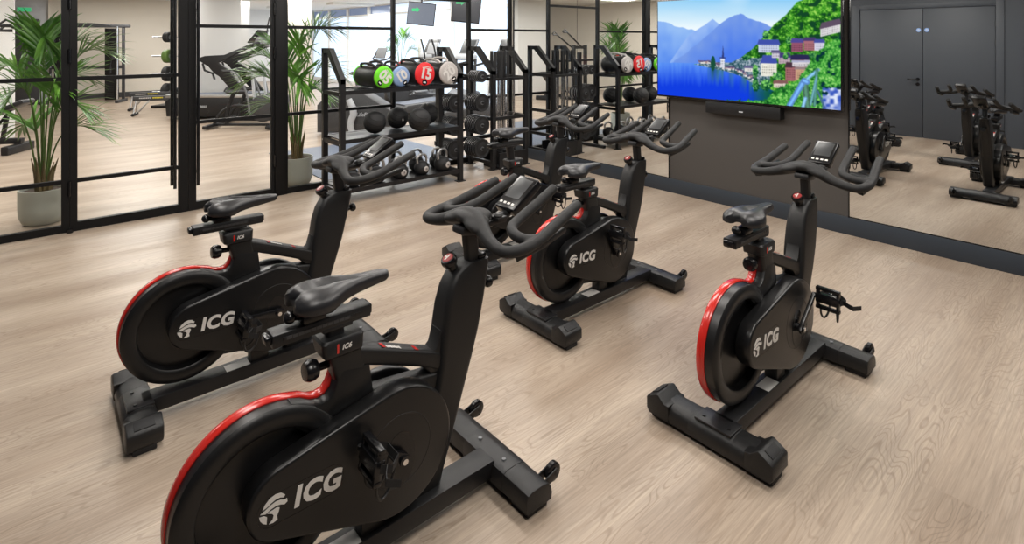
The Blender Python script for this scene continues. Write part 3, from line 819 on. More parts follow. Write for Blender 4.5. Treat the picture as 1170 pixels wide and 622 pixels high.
    mb.box((.932, 0, .918), (.085, .07, .028), .008, rot('Y', 10)).bx(.94, 1.10, -.028, .028, .915, .937, .008)
    P(mb, 'stem', 'steel')
    # ---- handlebar
    mb = MB()
    rr_ = .0205
    for e in (1, -1):
        mb.tube([(.955, 0, .962), (.945, e*.05, .955), (.925, e*.11, .932), (.912, e*.17, .915), (.908, e*.225, .908), (.925, e*.252, .909), (.97, e*.268, .914), (1.04, e*.264, .925), (1.10, e*.253, .943), (1.18, e*.243, .970), (1.265, e*.233, .998)],
                [.034, .032, .026, .0215, rr_, rr_, rr_, rr_, rr_, rr_, rr_*.9], 14, smooth=2)
        mb.tube([(1.05, e*.263, .927), (1.02, e*.250, .925), (1.0, e*.217, .926), (1.0, e*.175, .932), (1.02, e*.14, .942), (1.07, e*.126, .955), (1.15, e*.120, .986), (1.265, e*.112, 1.034)], [rr_*.95]*7+[rr_*.88], 14, smooth=2)
    mb.sph((.95, 0, .957), (.058, .085, .026), rot('Y', 14))
    mb.sph((.985, 0, .962), (.05, .05, .022), rot('Y', 5))
    for e in (1, -1): mb.sph((.93, e*.06, .950), (.042, .062, .022), rot('X', -e*16))
    me = mb.mesh('handlebar', 'grip')
    tmp = bpy.data.objects.new('handlebar', me); COL.objects.link(tmp)
    rm = tmp.modifiers.new('r', 'REMESH'); rm.mode = 'VOXEL'; rm.voxel_size = .0055
    s2 = tmp.modifiers.new('s', 'SMOOTH'); s2.iterations = 6; s2.factor = .5
    bpy.context.view_layer.update()
    me2 = bpy.data.meshes.new_from_object(tmp.evaluated_get(bpy.context.evaluated_depsgraph_get()))
    me2.transform(OFF)
    for p in me2.polygons: p.use_smooth = True
    me2.materials.clear(); me2.materials.append(M['grip'])
    bpy.data.objects.remove(tmp)
    o = bpy.data.objects.new('handlebar', me2); COL.objects.link(o); o.parent = t
    # arm rests under the outer loops
    for e in (1, -1):
        mb = MB().prism([(.945, e*.255), (1.06, e*.262), (1.20, e*.238), (1.17, e*.218), (1.07, e*.222), (.96, e*.225)], .880, .905, 'xy', .008)
        mb.bm.transform(T(1.05, 0, .89) @ rot('Y', -9) @ T(-1.05, 0, -.885))
        P(mb, 'under_rest', 'plastic', o)
    # ---- console
    q3 = T(1.175, 0, 1.000) @ rot('Y', -35)
    mb = MB().box((0, 0, -.005), (.165, .108, .036), .007, None, 3).box((-.06, 0, -.014), (.045, .07, .02), .006); mb.bm.transform(q3)
    cs = P(mb, 'console', 'gloss')
    mb = MB().box((.018, 0, .0135), (.098, .078, .0012), .0004); mb.bm.transform(q3); P(mb, 'display', 'screen', cs)
    mb = MB()
    for k in range(4): mb.box((-.058, -.033+.022*k, .0135), (.010, .014, .002), .0008)
    mb.bm.transform(q3); P(mb, 'button', 'white', cs)
    mb = MB().tube([(1.0, 0, .925), (1.06, 0, .928), (1.11, 0, .934), (1.16, 0, .962)], [.022, .020, .018, .018], 10, smooth=1); P(mb, 'console_bracket', 'plastic')
    mb = MB().lathe([(0, 0), (.015, 0), (.017, .006), (.012, .013), (0, .014)], 16, T(1.045, -.040, .950)); mb.bx(1.03, 1.075, -.058, -.015, .940, .951, .003); P(mb, 'shift_button', 'plastic')
    # ---- decals
    mb = MB(); mb.mi = 0
    mb.addmesh(IC6, T(.458, -.0478, .688) @ FACE_MY)
    dl = P(mb, 'model_badge', 'white', label='small white model lettering on the seat tube')
    P(MB().bx(.428, .434, -.0478, -.0468, .675, .702), 'badge_edge', 'red', dl)
    mb = MB(); 
    for k, (x0, x1) in enumerate(((.585, .60), (.605, .665), (.735, .75))):
        pass
    sl = rot('Y', math.degrees(math.atan2(.588-.55, .1)))
    tq = T(.66, 0, .5975) @ rot('Y', 23.3)
    mb = MB().box((-.075, -.012, .0012), (.012, .03, .0012)).box((.055, -.012, .0012), (.012, .03, .0012)); mb.bm.transform(tq); P(mb, 'warning_stripe', 'red')
    mb = MB()
    for k in range(7): mb.box((-.06+.008*k, -.018, .0012), (.005, .016-.004*(k % 2), .001))
    mb.bm.transform(tq); P(mb, 'warning_text', 'white')
    return t

def set_cranks(root, th):
    for o in kids(root):
        nm = o.name.split('.')[0]
        if nm in ('crank_arm', 'pedal'):
            a = th if o['side'] < 0 else th+180
            if nm == 'crank_arm': o.rotation_euler = (0, -R(a), 0)
            else:
                o.location = (.607+OX+.170*math.cos(R(a)), 0, .318+.170*math.sin(R(a)))

bike0 = make_bike()
BIKES = [
    ((.255, 1.63), 143, .014, .02, 'black spin bike nearest the camera, wheel cut off by the bottom edge', -100),
    ((.275, 2.82), 173, 0, .015, 'black spin bike by the glass doors, leftmost of the five', -105),
    ((2.265, 3.15), 40, .085, 0, 'black spin bike with raised saddle, furthest back near the barbell rack', -90),
    ((2.065, 2.25), 120, 0, -.045, 'black spin bike mid-floor, in front of the left edge of the television', -95),
    ((1.985, 1.165), 40, .012, -.055, 'black spin bike under the television with its near pedal pushed forward', -90),
]
for i, ((x, y), th, up, slide, lab, pt) in enumerate(BIKES):
    b = bike0 if i == 0 else copy_tree(bike0)
    b.location = (x-OX, y, 0)
    tag(b, lab, 'exercise bike', 'spin bikes on the studio floor')
    set_cranks(b, th)
    for o in kids(b):
        nm = o.name.split('.')[0]
        if nm == 'seat_post':
            o.location = (-.25*up, 0, up)
            for c in kids(o):
                if c.name.split('.')[0] in ('fore_aft_slider', 'scale_strip', 'slider_cap', 'saddle', 'saddle_rails', 'saddle_clamp'): c.location.x += slide + ((-.045 if 'addle' in c.name else 0) if i == 0 else 0)
        if nm == 'pedal': o.rotation_euler = (0, -R(pt), 0)


# ------------------------------------------------------------------ storage rack
def rack_side(mb, x, yf, yb, zb, zf, w=.05):
    mb.bx(x-w/2, x+w/2, yb-w/2, yb+w/2, 0, zb).bx(x-w/2, x+w/2, yf-w/2, yf+w/2, 0, zf)
    ytop = yb - .14
    mb.bx(x-w/2, x+w/2, ytop, yb+w/2, zb-w, zb)
    mb.prism([(ytop+.02, zb), (ytop-.03, zb), (yf-w/2, zf), (yf-w/2, zf-.05), (yf+.03, zf-.04), (ytop+.035, zb-.045)], x-w/2, x+w/2, 'yz')

def rack_one():
    x0, x1, yf, yb = 2.285, 3.68, 5.18, 5.60
    cx, cy = (x0+x1)/2, (yf+yb)/2
    t = empty('storage_rack', (cx, cy, 0), 0, 'black steel storage rack holding exercise bags, slam balls and kettlebells', 'rack')
    X0, X1, Y0, Y1 = x0-cx, x1-cx, yf-cy, yb-cy
    for x in (X0, X1):
        mb = MB(); rack_side(mb, x, Y0, Y1, 1.51, 1.215)
        for z in (1.085, .60, .125): mb.bx(x-.02, x+.02, Y0, Y1, z-.04, z)
        for y in (Y0, Y1): mb.bx(x-.05, x+.05, y-.04, y+.04, 0, .008)
        mb.build('side_frame', 'steel', t)
    for z in (1.10, .625, .14):
        mb = MB().bx(X0+.02, X1-.02, Y0-.02, Y0+.02, z-.04, z).bx(X0+.02, X1-.02, Y1-.02, Y1+.02, z-.04, z)
        if z > 1:
            for k in range(4): mb.bx(X0+.02, X1-.02, Y0+.07+.09*k, Y0+.10+.09*k, z-.03, z-.01)
        else: mb.bx(X0+.01, X1-.01, Y0+.02, Y1-.02, z-.015, z-.003)
        mb.build('shelf', 'steel', t)
    mb = MB()
    for y in (Y0, Y1):
        for z in (1.06, .58, .1): mb.lathe([(0, 0), (.011, 0), (.009, .006), (0, .006)], 10, T(X0-.02, y, z) @ rot('Y', -90))
    mb.build('bolt', 'alu', t)
    # bags
    bags = [('05', 2.715, 5.13, .113, 'green', 'green-ended exercise bag marked 05 on the top shelf', -47), ('10', 2.943, 5.19, .108, 'blue', 'blue-ended exercise bag marked 10 on the top shelf', 32),
            ('15', 3.205, 5.14, .126, 'bred', 'red-ended exercise bag marked 15 on the top shelf', -12), ('20', 3.505, 5.13, .126, 'bgrey', 'grey-ended exercise bag marked 20 on the top shelf', 40)]
    for n, x, y, r, col, lab, tw in bags:
        L = .46
        b = empty('exercise_bag', (x, y, 1.102+r), R(4), lab, 'exercise bag', 'exercise bags on the top shelf')
        q = rot('X', -90)
        MB().lathe([(r*.93, .03), (r*.985, .06), (r, .15), (r, L-.15), (r*.985, L-.06), (r*.93, L-.03)], 36, q).build('bag_body', 'plastic', b)
        MB().lathe([(0, 0), (r*.8, 0), (r*.95, .008), (r, .022), (r*.96, .034), (r*.9, .036)], 40, q).build('end_cap', col, b)
        MB().lathe([(r*.9, L-.036), (r*.96, L-.034), (r, L-.022), (r*.95, L-.008), (r*.8, L), (0, L)], 40, q).build('end_cap', col, b)
        mm = T(0, -.0005, 0) @ rot('Y', -tw)
        tm = text_mesh(n, r*1.22, 0, r*.045, .0006)
        MB().addmesh(tm, mm @ FACE_MY).box((0, -.0004, r*.55), (r*.85, .0008, r*.10), 0).build('number_lettering', 'white', b) if False else None
        mb = MB().addmesh(tm, FACE_MY)
        for k, (w, z) in enumerate(((.75, .62), (.95, .50))): mb.box((0, 0, r*z), (r*w, .001, r*.055))
        mb.bm.transform(mm); nl = mb.build('number_lettering', 'white', b)
        mb = MB().prism([(r*.26*math.cos(R(a)), -r*.70+r*.22*math.sin(R(a))) for a in range(0, 360, 20)], -.001, .0, 'xz'); mb.bm.transform(T(0, -.0002, 0) @ rot('Y', -tw)); mb.build('weight_patch', 'gloss', b)
        mb = MB().bx(-r*.13, r*.13, -.002, -.0005, -r*.76, -r*.64); mb.bm.transform(rot('Y', -tw)); mb.build('patch_lettering', 'white', b)
        for a in (75, 120) if n != '10' else (80, 130):
            ca, sa = math.cos(R(a)), math.sin(R(a))
            mb = MB().tube([(r*ca, .09, r*sa), ((r+.035)*ca, .11, (r+.035)*sa), ((r+.045)*ca, .2, (r+.045)*sa), ((r+.045)*ca, .27, (r+.045)*sa), ((r+.035)*ca, .35, (r+.035)*sa), (r*ca, .37, r*sa)], .013, 8, smooth=2)
            mb.build('carry_handle', 'rubber' if n != '20' else col, b)
    for x, y, r, lab in ((2.70, 5.32, .116, 'black slam ball at the left end of the middle shelf'), (3.04, 5.455, .116, 'black medicine ball with small grey mark on middle shelf'), (3.14, 5.17, .120, 'larger ribbed slam ball at front of middle shelf'), (3.45, 5.50, .120, 'black ball behind the ribbed ball on middle shelf')):
        b = empty('slam_ball', (x, y, .627+r), 0, lab, 'ball', 'balls on the middle shelf')
        mb = MB().sph((0, 0, 0), r, None, 40, 24); mb.build('ball_body', 'rubber', b)
        mb = MB()
        for k in range(5):
            zz = -.7+.35*k; rr = math.sqrt(1-zz*zz); mb.lathe([(r*rr*1.0, r*zz-.002), (r*rr*1.006, r*zz), (r*rr, r*zz+.002)], 36, rot('X', 35))
        mb.build('seam', 'gloss', b)
        if 'medicine' in lab: MB().addmesh(text_mesh('6', .045, 0, .001, .001), T(-.0, -r*.995, -.01) @ FACE_MY).build('number_lettering', 'bgrey', b)
        else: MB().lathe([(0, .003), (.012, .002), (.014, 0)], 12, T(0, 0, r-.001)).build('valve', 'gloss', b)
    kb = None
    rows = ['front', 'back']; ordn = ['first', 'second', 'third', 'fourth', 'fifth']
    for j, y in enumerate((5.26, 5.47)):
        for i in range(5):
            x = 2.43+.265*i + (.06 if j else 0); s = (.9 + .05*((i*2+j) % 3))
            if kb is None:
                kb = empty('kettlebell', (0, 0, 0), 0, 'k', 'kettlebell')
                mb = MB().lathe([(0, 0), (.055, 0), (.078, .018), (.092, .06), (.090, .095), (.070, .132), (.035, .152), (0, .155)], 28); mb.build('bell_body', 'rubber', kb)
                mb = MB().tube([(-.055, 0, .115), (-.072, 0, .16), (-.066, 0, .205), (-.035, 0, .232), (0, 0, .236), (.035, 0, .232), (.066, 0, .205), (.072, 0, .16), (.055, 0, .115)], .0155, 10, smooth=2); mb.build('handle', 'alu', kb)
                mb = MB().lathe([(0, .003), (.030, .003), (.034, 0)], 24, T(0, -.0895, .072) @ rot('X', 90)); d = mb.build('weight_disc', 'bgrey', kb)
                MB().addmesh(text_mesh('12', .028, 0, .0008, .001), T(0, -.093, .072) @ FACE_MY).build('number_lettering', 'gloss', d)
                k = kb
            else: k = copy_tree(kb)
            k.location = (x, y, .138); k.scale = (s, s, s)
            k.rotation_euler = (0, 0, R((i*37+j*61) % 30-15))
            tag(k, 'black kettlebell with pale handle, %s from left in %s row of bottom shelf' % (ordn[i], rows[j]), 'kettlebell', 'kettlebells on the bottom shelf')
rack_one()

# ------------------------------------------------------------------ barbell rack
def rack_two():
    x0, x1, yf, yb = 3.76, 4.83, 5.36, 5.82
    cx, cy = (x0+x1)/2, (yf+yb)/2
    t = empty('barbell_rack', (cx, cy, 0), 0, 'black steel barbell and plate rack in the mirrored corner', 'rack')
    X0, X1, Y0, Y1 = x0-cx, x1-cx, yf-cy, yb-cy
    for x in (X1, 4.30-cx):
        mb = MB(); rack_side(mb, x, Y0, Y1, 1.51, 1.215)
        for z in (1.13, .64, .32, .10): mb.bx(x-.02, x+.02, Y0, Y1, z-.04, z)
        for y in (Y0, Y1): mb.bx(x-.05, x+.05, y-.04, y+.04, 0, .008)
        mb.build('side_frame', 'steel', t)
    mb = MB().bx(X0, X1, Y1-.02, Y1+.02, 1.08, 1.13).bx(X0, X1, Y1-.02, Y1+.02, .30, .35).bx(X0+.02, X0+.07, Y1-.025, Y1+.025, 0, 1.4).bx(X0, X0+.05, Y0-.02, Y1+.02, 0, .04)
    mb.build('back_frame', 'steel', t)
    mb = MB().bx(4.32-cx, X1-.02, Y0-.02, Y0+.02, 1.09, 1.12); mb.build('bar_guide', 'steel', t); MB().bx(4.32-cx, X1-.02, Y0-.02, Y0+.02, .60, .64).build('bar_guide', 'steel', t)
    mb = MB().bx(.06, X1-.04, Y0-.06, Y0+.26, .0, .03).bx(.06, X1-.04, Y0-.06, Y0-.04, .03, .2).bx(.06, X1-.04, Y0+.24, Y0+.26, .03, .2)
    for k in (.137, .2375, .34): mb.bx(k, k+.01, Y0-.04, Y0+.09, .03, .2)
    mb.build('bar_tray', 'steel', t)
    lv = [(1.15, .072, 'top'), (.83, .108, 'second'), (.555, .112, 'third'), (.275, .118, 'lowest')]
    pegs = []
    for z, r, nm in lv:
        for x, side in ((3.86, 'left'), (4.15, 'right')):
            pegs.append((x-cx, z, r, nm, side))
    mb = MB()
    for x, z, r, nm, side in pegs: mb.cyl((x, Y1, z), (x, (5.50 if side == 'left' else 5.36)-cy, z), .014, 10)
    for x in (3.86-cx, 4.15-cx): mb.bx(x-.02, x+.02, Y1-.02, Y1+.02, 0, 1.3)
    mb.build('storage_peg', 'steel', t)
    pl = {}
    for x, z, r, nm, side in pegs:
        for k in range(6 if r < .08 else 7):
            key = round(r, 3)
            if key not in pl:
                p = empty('weight_plate', (0, 0, 0), 0, 'p', 'weight plate')
                mb = MB().lathe([(.016, -.013), (r*.55, -.013), (r*.60, -.010), (r*.82, -.010), (r*.87, -.014), (r*.98, -.013), (r, -.008), (r, .008), (r*.98, .013), (r*.87, .014), (r*.82, .010), (r*.60, .010), (r*.55, .013), (.016, .013)], 32, rot('X', 90), closed=True)
                mb.build('plate_body', 'rubber', p)
                MB().lathe([(.0155, -.0135), (.025, -.0142), (.025, .0142), (.0155, .0135)], 20, rot('X', 90), closed=True).build('hub_ring', 'mid', p)
                MB().lathe([(r*.985, -.0135), (r*1.004, -.0075), (r*1.004, -.0065), (r*.97, -.0138)], 32, rot('X', 90), closed=True).build('rim_line', 'alu', p)
                pl[key] = p
            else: p = copy_tree(pl[key])
            p.location = (x+cx, (5.53 if side == 'left' else 5.39)+.034*k, z)
            tag(p, 'black weight plate in the stack on the %s peg, %s column, of the barbell rack' % (nm, side), 'weight plate', 'weight plates on the %s %s peg' % (nm, side))
    bar0 = None
    for k, (x, y) in enumerate(((4.385, 5.425), (4.485, 5.425), (4.59, 5.425), (4.69, 5.425), (4.43, 5.55), (4.54, 5.55), (4.64, 5.55))):
        if bar0 is None:
            b = bar0 = empty('barbell', (0, 0, 0), 0, 'b', 'barbell')
            MB().cyl((0, 0, .3), (0, 0, 1.08), .0145, 12).build('chrome_shaft', 'chrome', b)
            MB().cyl((0, 0, 1.06), (0, 0, 1.42), .021, 14, .003).build('rubber_sleeve', 'rubber', b)
            MB().cyl((0, 0, 0.), (0, 0, .31), .021, 14, .003).build('rubber_sleeve', 'rubber', b)
        else: b = copy_tree(bar0)
        b.location = (x, y, .032)
        o = ['first', 'second', 'third', 'fourth'][k if k < 4 else k-4]
        tag(b, 'upright thin barbell, %s from left in the %s row of the barbell rack' % (o, 'front' if k < 4 else 'rear'), 'barbell', 'barbells standing in the rack')
    b = empty('spray_bottle', (4.59, 5.487, .032), 0, 'small bottle with a green label standing in the barbell tray', 'bottle')
    MB().lathe([(0, 0), (.03, 0), (.033, .01), (.033, .15), (.014, .19), (.014, .21), (0, .212)], 16).build('bottle_body', 'dark', b)
    MB().lathe([(.0335, .04), (.0335, .13)], 16).build('label_band', 'bottle', b)
rack_two()

# ------------------------------------------------------------------ palms
def frond(parent, base, tip, bend=.25, seed=0, leafn=16, lmax=.30, start=.5, width=.015):
    rg = random.Random(seed)
    b, t = V(base), V(tip)
    h = t-b; hor = V((h.x, h.y, 0))
    ctrl = b + V((hor.x*.18, hor.y*.18, h.z*(1.0+bend) if h.z > 0 else bend))
    P = lambda s: b*(1-s)**2 + ctrl*2*s*(1-s) + t*s*s
    pts = [P(i/16) for i in range(17)]
    mb = MB().tube(pts, [.009-.0072*i/16 for i in range(17)], 6)
    mb.build('frond_stem', 'leafdark', parent)
    bm = bmesh.new()
    for k in range(leafn):
        s = start + (1-start)*k/(leafn-1)
        p = P(s); d = (P(min(s+.02, 1.0))-P(s-.02)).normalized()
        sd = d.cross(V((0, 0, 1)))
        sd = sd.normalized() if sd.length > .05 else V((1, 0, 0))
        up = sd.cross(d).normalized()
        L = lmax*(1-.55*((s-start)/(1-start))**1.6)*(.55+.45*min(1, (s-start)/.12+.3))*rg.uniform(.88, 1.08)
        for sg in ((-1, 1) if k < leafn-1 else (-1, 1)):
            ang = R(34 + rg.uniform(-7, 7) - 16*(s-start)/(1-start))
            dirv = (d*math.cos(ang) + sd*sg*math.sin(ang) + up*(.22+rg.uniform(-.05, .1))).normalized()
            nrm = (up - dirv*up.dot(dirv)).normalized(); w = dirv.cross(nrm)
            rows = []
            for i in range(5):
                q = i/4
                c = p + dirv*L*q + V((0, 0, -1))*L*(.26*q*q)*rg.uniform(.8, 1.2) 
                ww = width*(math.sin(math.pi*min(.12+q*.9, 1))**.8)*(1-q*.25) if i < 4 else .0008
                rows.append([bm.verts.new(c-w*ww), bm.verts.new(c-nrm*ww*.35), bm.verts.new(c+w*ww)])
            for a, c in zip(rows, rows[1:]):
                bm.faces.new((a[0], a[1], c[1], c[0])); bm.faces.new((a[1], a[2], c[2], c[1]))
    m2 = MB(); m2.bm = bm
    return m2.build('leaf_frond', 'leaf', parent)

def palm(loc, tips, lab, potr=.17, poth=.30, seed=1, lmax=.46, leafn=13):
    t = empty('potted_palm', loc, 0, lab, 'potted plant')
    r = potr
    prof = [(0, .0), (r*.72, .0), (r*.86, .02), (r*.97, .07), (r*1.0, poth*.5), (r*1.0, poth), (r*.93, poth), (r*.93, poth-.03)]
    mb = MB(); n = 72
    tb = bmesh.new(); rows = []
    for k in range(n):
        a = 2*math.pi*k/n; f = 1-.02*(k % 2)
        rows.append([tb.verts.new((max(q, 1e-5)*f*math.cos(a), max(q, 1e-5)*f*math.sin(a), h)) for q, h in prof])
    for k in range(n):
        a, b = rows[k], rows[(k+1) % n]
        for i in range(len(prof)-1): tb.faces.new((a[i], b[i], b[i+1], a[i+1]))
    bmesh.ops.remove_doubles(tb, verts=tb.verts[:], dist=3e-5)
    mb._add(tb); mb.build('pot', 'pot', t)
    MB().lathe([(0, poth-.015), (r*.94, poth-.028)], 32).build('soil', 'soil', t)
    rg = random.Random(seed)
    mb = MB()
    for k in range(9):
        a = k*2.4; rr = r*.35*math.sqrt(k/9)
        x, y = rr*math.cos(a), rr*math.sin(a)
        mb.tube([(x, y, poth-.03), (x*1.2, y*1.2, poth+.10), (x*2.0, y*2.0, poth+.22+.08*rg.random())], [.020, .017, .003], 6)
    mb.build('husk', 'husk', t)
    for i, (l, dpt, z) in enumerate(tips):
        tip = RT*l + F*dpt; tip = V((tip.x, tip.y, z))
        base = V((tip.x*.06, tip.y*.06, poth-.02))
        frond(t, base, tip, .18 if z > 1.2 else .45, seed*50+i, leafn, lmax*(.85+.3*rg.random()), .55 if z > 1.0 else .5)
    return t
p1 = atd(49, 4.90); p1.z = 0
palm(p1, [(-.17, .1, 1.62), (.06, -.05, 1.60), (.20, .25, 1.56), (.46, .12, 1.48), (-.45, .1, 1.34), (-.50, -.15, 1.02), (.40, -.05, .98), (.38, .1, .78), (-.36, .2, .80), (-.10, -.22, 1.10), (.12, .3, 1.25), (.3, -.2, 1.22), (-.25, .35, 1.45)],
     'potted palm in sage ribbed pot behind the leftmost glass panel', seed=3)
p2 = atd(339, 6.22); p2.z = 0
palm(p2, [(.40, .05, 1.72), (.22, .2, 1.70), (.02, .05, 1.55), (-.50, .0, 1.40), (-.62, .1, 1.10), (-.36, -.1, .85), (.44, .1, 1.20), (.34, -.1, .98), (-.12, .15, 1.22), (.12, -.2, 1.10), (-.28, .25, 1.42), (-.48, -.08, 1.22), (-.42, .1, 1.52)],
     'potted palm in sage pot behind the glass beside the right-hand door', seed=8)
p3 = V((8.0, 14.2, 0))
palm(p3, [(.3, 0, 1.65), (-.3, .1, 1.6), (.1, .2, 1.75), (-.15, -.1, 1.5), (.4, .1, 1.3), (-.4, .2, 1.25)], 'small palm far back against the bright frosted windows', seed=21, leafn=14)

# ------------------------------------------------------------------ gym mat
o = MB().bx(2.52, 4.5, 6.12, 8.15, 0, .012, .003).build('floor_mat', 'mat_blue'); tag(o, 'blue-grey rubber training mat on the gym floor behind the storage rack', 'mat')

# ------------------------------------------------------------------ gym machines
YR = R(YAW)-math.pi/2    # rotation that turns +x along the line of sight's right-hand side
def treadmill(loc, rz, lab, incline=False):
    t = empty('treadmill', loc, rz, lab, 'treadmill', 'treadmills in the gym')
    mb = MB().prism([(-.95, .05), (-.98, .16), (-.9, .21), (.85, .30), (1.02, .30), (1.05, .20), (1.0, .05)], -.40, .40, 'xz', .02); mb.build('deck', 'dark', t)
    MB().prism([(-.92, .212), (.62, .292), (.62, .296), (-.92, .216)], -.26, .26, 'xz').build('running_belt', 'tread', t)
    MB().prism([(.55, .10), (.58, .34), (.72, .42), (.98, .40), (1.10, .30), (1.08, .10)], -.36, .36, 'xz', .03).build('motor_hood', 'mid', t)
    for sg in (1, -1):
        MB().tube([(.80, sg*.40, .15), (.82, sg*.40, .7), (.86, sg*.38, 1.15)], [.05, .04, .035], 10).build('upright', 'dark', t)
        MB().tube([(.86, sg*.38, 1.12), (.6, sg*.37, 1.08), (.25, sg*.36, 1.02)], [.03, .024, .022], 10).build('handrail', 'rubber', t)
        MB().bx(-.9, .6, sg*.29-.04, sg*.29+.04, .225, .25).build('side_rail', 'mid', t) if False else None
    c = MB().box((.86, 0, 1.18), (.12, .76, .14), .03, rot('Y', 20)).build('dashboard', 'lightgrey', t)
    c = MB().box((.96, 0, 1.42), (.05, .56, .40), .02, rot('Y', 25)).build('console', 'mid', t)
    MB().box((.930, 0, 1.432), (.004, .48, .32), .001, rot('Y', 25)).build('display', 'screen', c)
    MB().tube([(.88, 0, 1.2), (.96, 0, 1.3)], .04, 8).build('console_neck', 'dark', t)
    return t
for i, (y, lab) in enumerate(((12.3, 'grey treadmill furthest back of the three facing the windows'), (10.7, 'grey treadmill in the middle of the three facing the windows'), (9.3, 'grey treadmill closest to the corner mirror, facing the windows'))):
    treadmill((6.9, y, 0), 0, lab)

def incline_trainer():
    p = atd(262, 11.55)
    t = empty('incline_trainer', p, YR, 'large dark incline treadmill against the white pillar', 'treadmill')
    mb = MB().prism([(-1.05, .06), (-1.08, .36), (-.95, .46), (.9, .52), (1.1, .40), (1.08, .06)], -.42, .42, 'xz', .03); d = mb.build('deck', 'steel', t)
    MB().addmesh(text_mesh('LifeFitness', .085, .2, .001, .001), T(-.42, -.4215, .27) @ FACE_MY).build('deck_lettering', 'lightgrey', d)
    MB().prism([(-1.0, .462), (.85, .522), (.85, .526), (-1.0, .466)], -.28, .28, 'xz').build('running_belt', 'tread', t)
    MB().bx(-1.05, 1.0, -.44, -.40, .44, .50, .01).build('side_rail', 'alu', t)
    for sg in (1, -1):
        MB().prism([(.36, .45), (.60, .45), (.16, 1.02), (-.02, 1.13), (.10, 1.18), (.55, 1.40), (.82, 1.50), (.80, 1.57), (.55, 1.48), (.10, 1.29), (-.28, 1.27), (-.38, 1.24), (-.40, 1.17), (-.22, 1.06), (-.10, .92), (.0, .86)], sg*.38-.03, sg*.38+.03, 'xz', .012).build('handle_frame', 'steel', t)
        MB().tube([(-.34, sg*.38, 1.12), (-.30, sg*.38, .98), (-.14, sg*.38, .92), (-.10, sg*.38, .80)], .022, 8).build('side_grip', 'rubber', t)
    c = MB().box((.72, 0, 1.55), (.10, .7, .22), .03, rot('Y', 30)).build('console', 'mid', t)
    MB().box((.60, 0, 1.66), (.03, .5, .34), .01, rot('Y', 40)).build('display', 'screen', c)
    MB().tube([(.72, .1, 1.58), (.76, .1, 2.0), (.86, .1, 2.16), (1.0, .1, 2.2)], .015, 8, smooth=1).build('camera_arm', 'dark', t)
incline_trainer()

def air_bike(px, d, lab):
    t = empty('rowing_bike', atd(px, d), YR, lab, 'cardio machine', 'cardio machines in front of the incline treadmill')
    MB().bx(-.55, .55, -.03, .03, .05, .09, .005).bx(-.60, -.52, -.26, .26, .02, .08, .01).bx(.50, .58, -.26, .26, .02, .08, .01).build('base_frame', 'steel', t)
    fw = MB().lathe([(0, -.05), (.20, -.05), (.24, -.03), (.24, .03), (.20, .05), (0, .05)], 36, T(.36, 0, .36) @ rot('X', 90)).build('fan_cage', 'dark', t)
    m = MB()
    for k in range(5): m.lathe([(.05+.035*k, -.053), (.055+.035*k, -.056), (.06+.035*k, -.053)], 36, T(.36, 0, .36) @ rot('X', 90))
    m.build('cage_ring', 'alu', fw)
    MB().tube([(-.30, 0, .08), (-.26, 0, .4), (-.18, 0, .62)], .035, 10).tube([(-.52, 0, .08), (-.42, 0, .28), (-.2, 0, .42), (.1, 0, .40), (.3, 0, .36)], .028, 10, smooth=2).build('main_frame', 'steel', t)
    s = MB().loft([[(x, w*math.cos(a*math.pi/6), .66+.035*math.sin(a*math.pi/6)) for a in range(12)] for x, w in ((-.30, .06), (-.26, .11), (-.15, .12), (-.02, .05), (.04, .025))]).build('saddle', 'vinyl', t)
    for sg in (1, -1):
        MB().tube([(.18, sg*.14, .30), (.16, sg*.17, .6), (.05, sg*.22, .92), (-.02, sg*.24, 1.02), (-.22, sg*.26, 1.04)], .018, 8, smooth=1).build('swing_arm', 'mid', t)
        MB().tube([(-.10, sg*.25, 1.035), (-.25, sg*.26, 1.045)], .026, 8).build('hand_grip', 'rubber', t)
        MB().box((.02+sg*.12, sg*.16, .30+sg*.06), (.10, .08, .03), .006).build('pedal', 'gloss', t)
    MB().box((.12, 0, 1.0), (.03, .18, .14), .01, rot('Y', 25)).tube([(.2, 0, .5), (.16, 0, .95)], .025, 8).build('console', 'lightgrey', t)
    return t
air_bike(278, 10.05, 'dark fan bike with long silver arms, standing closest to the glass door')
air_bike(292, 10.68, 'dark fan bike partly behind the other, near the incline treadmill')

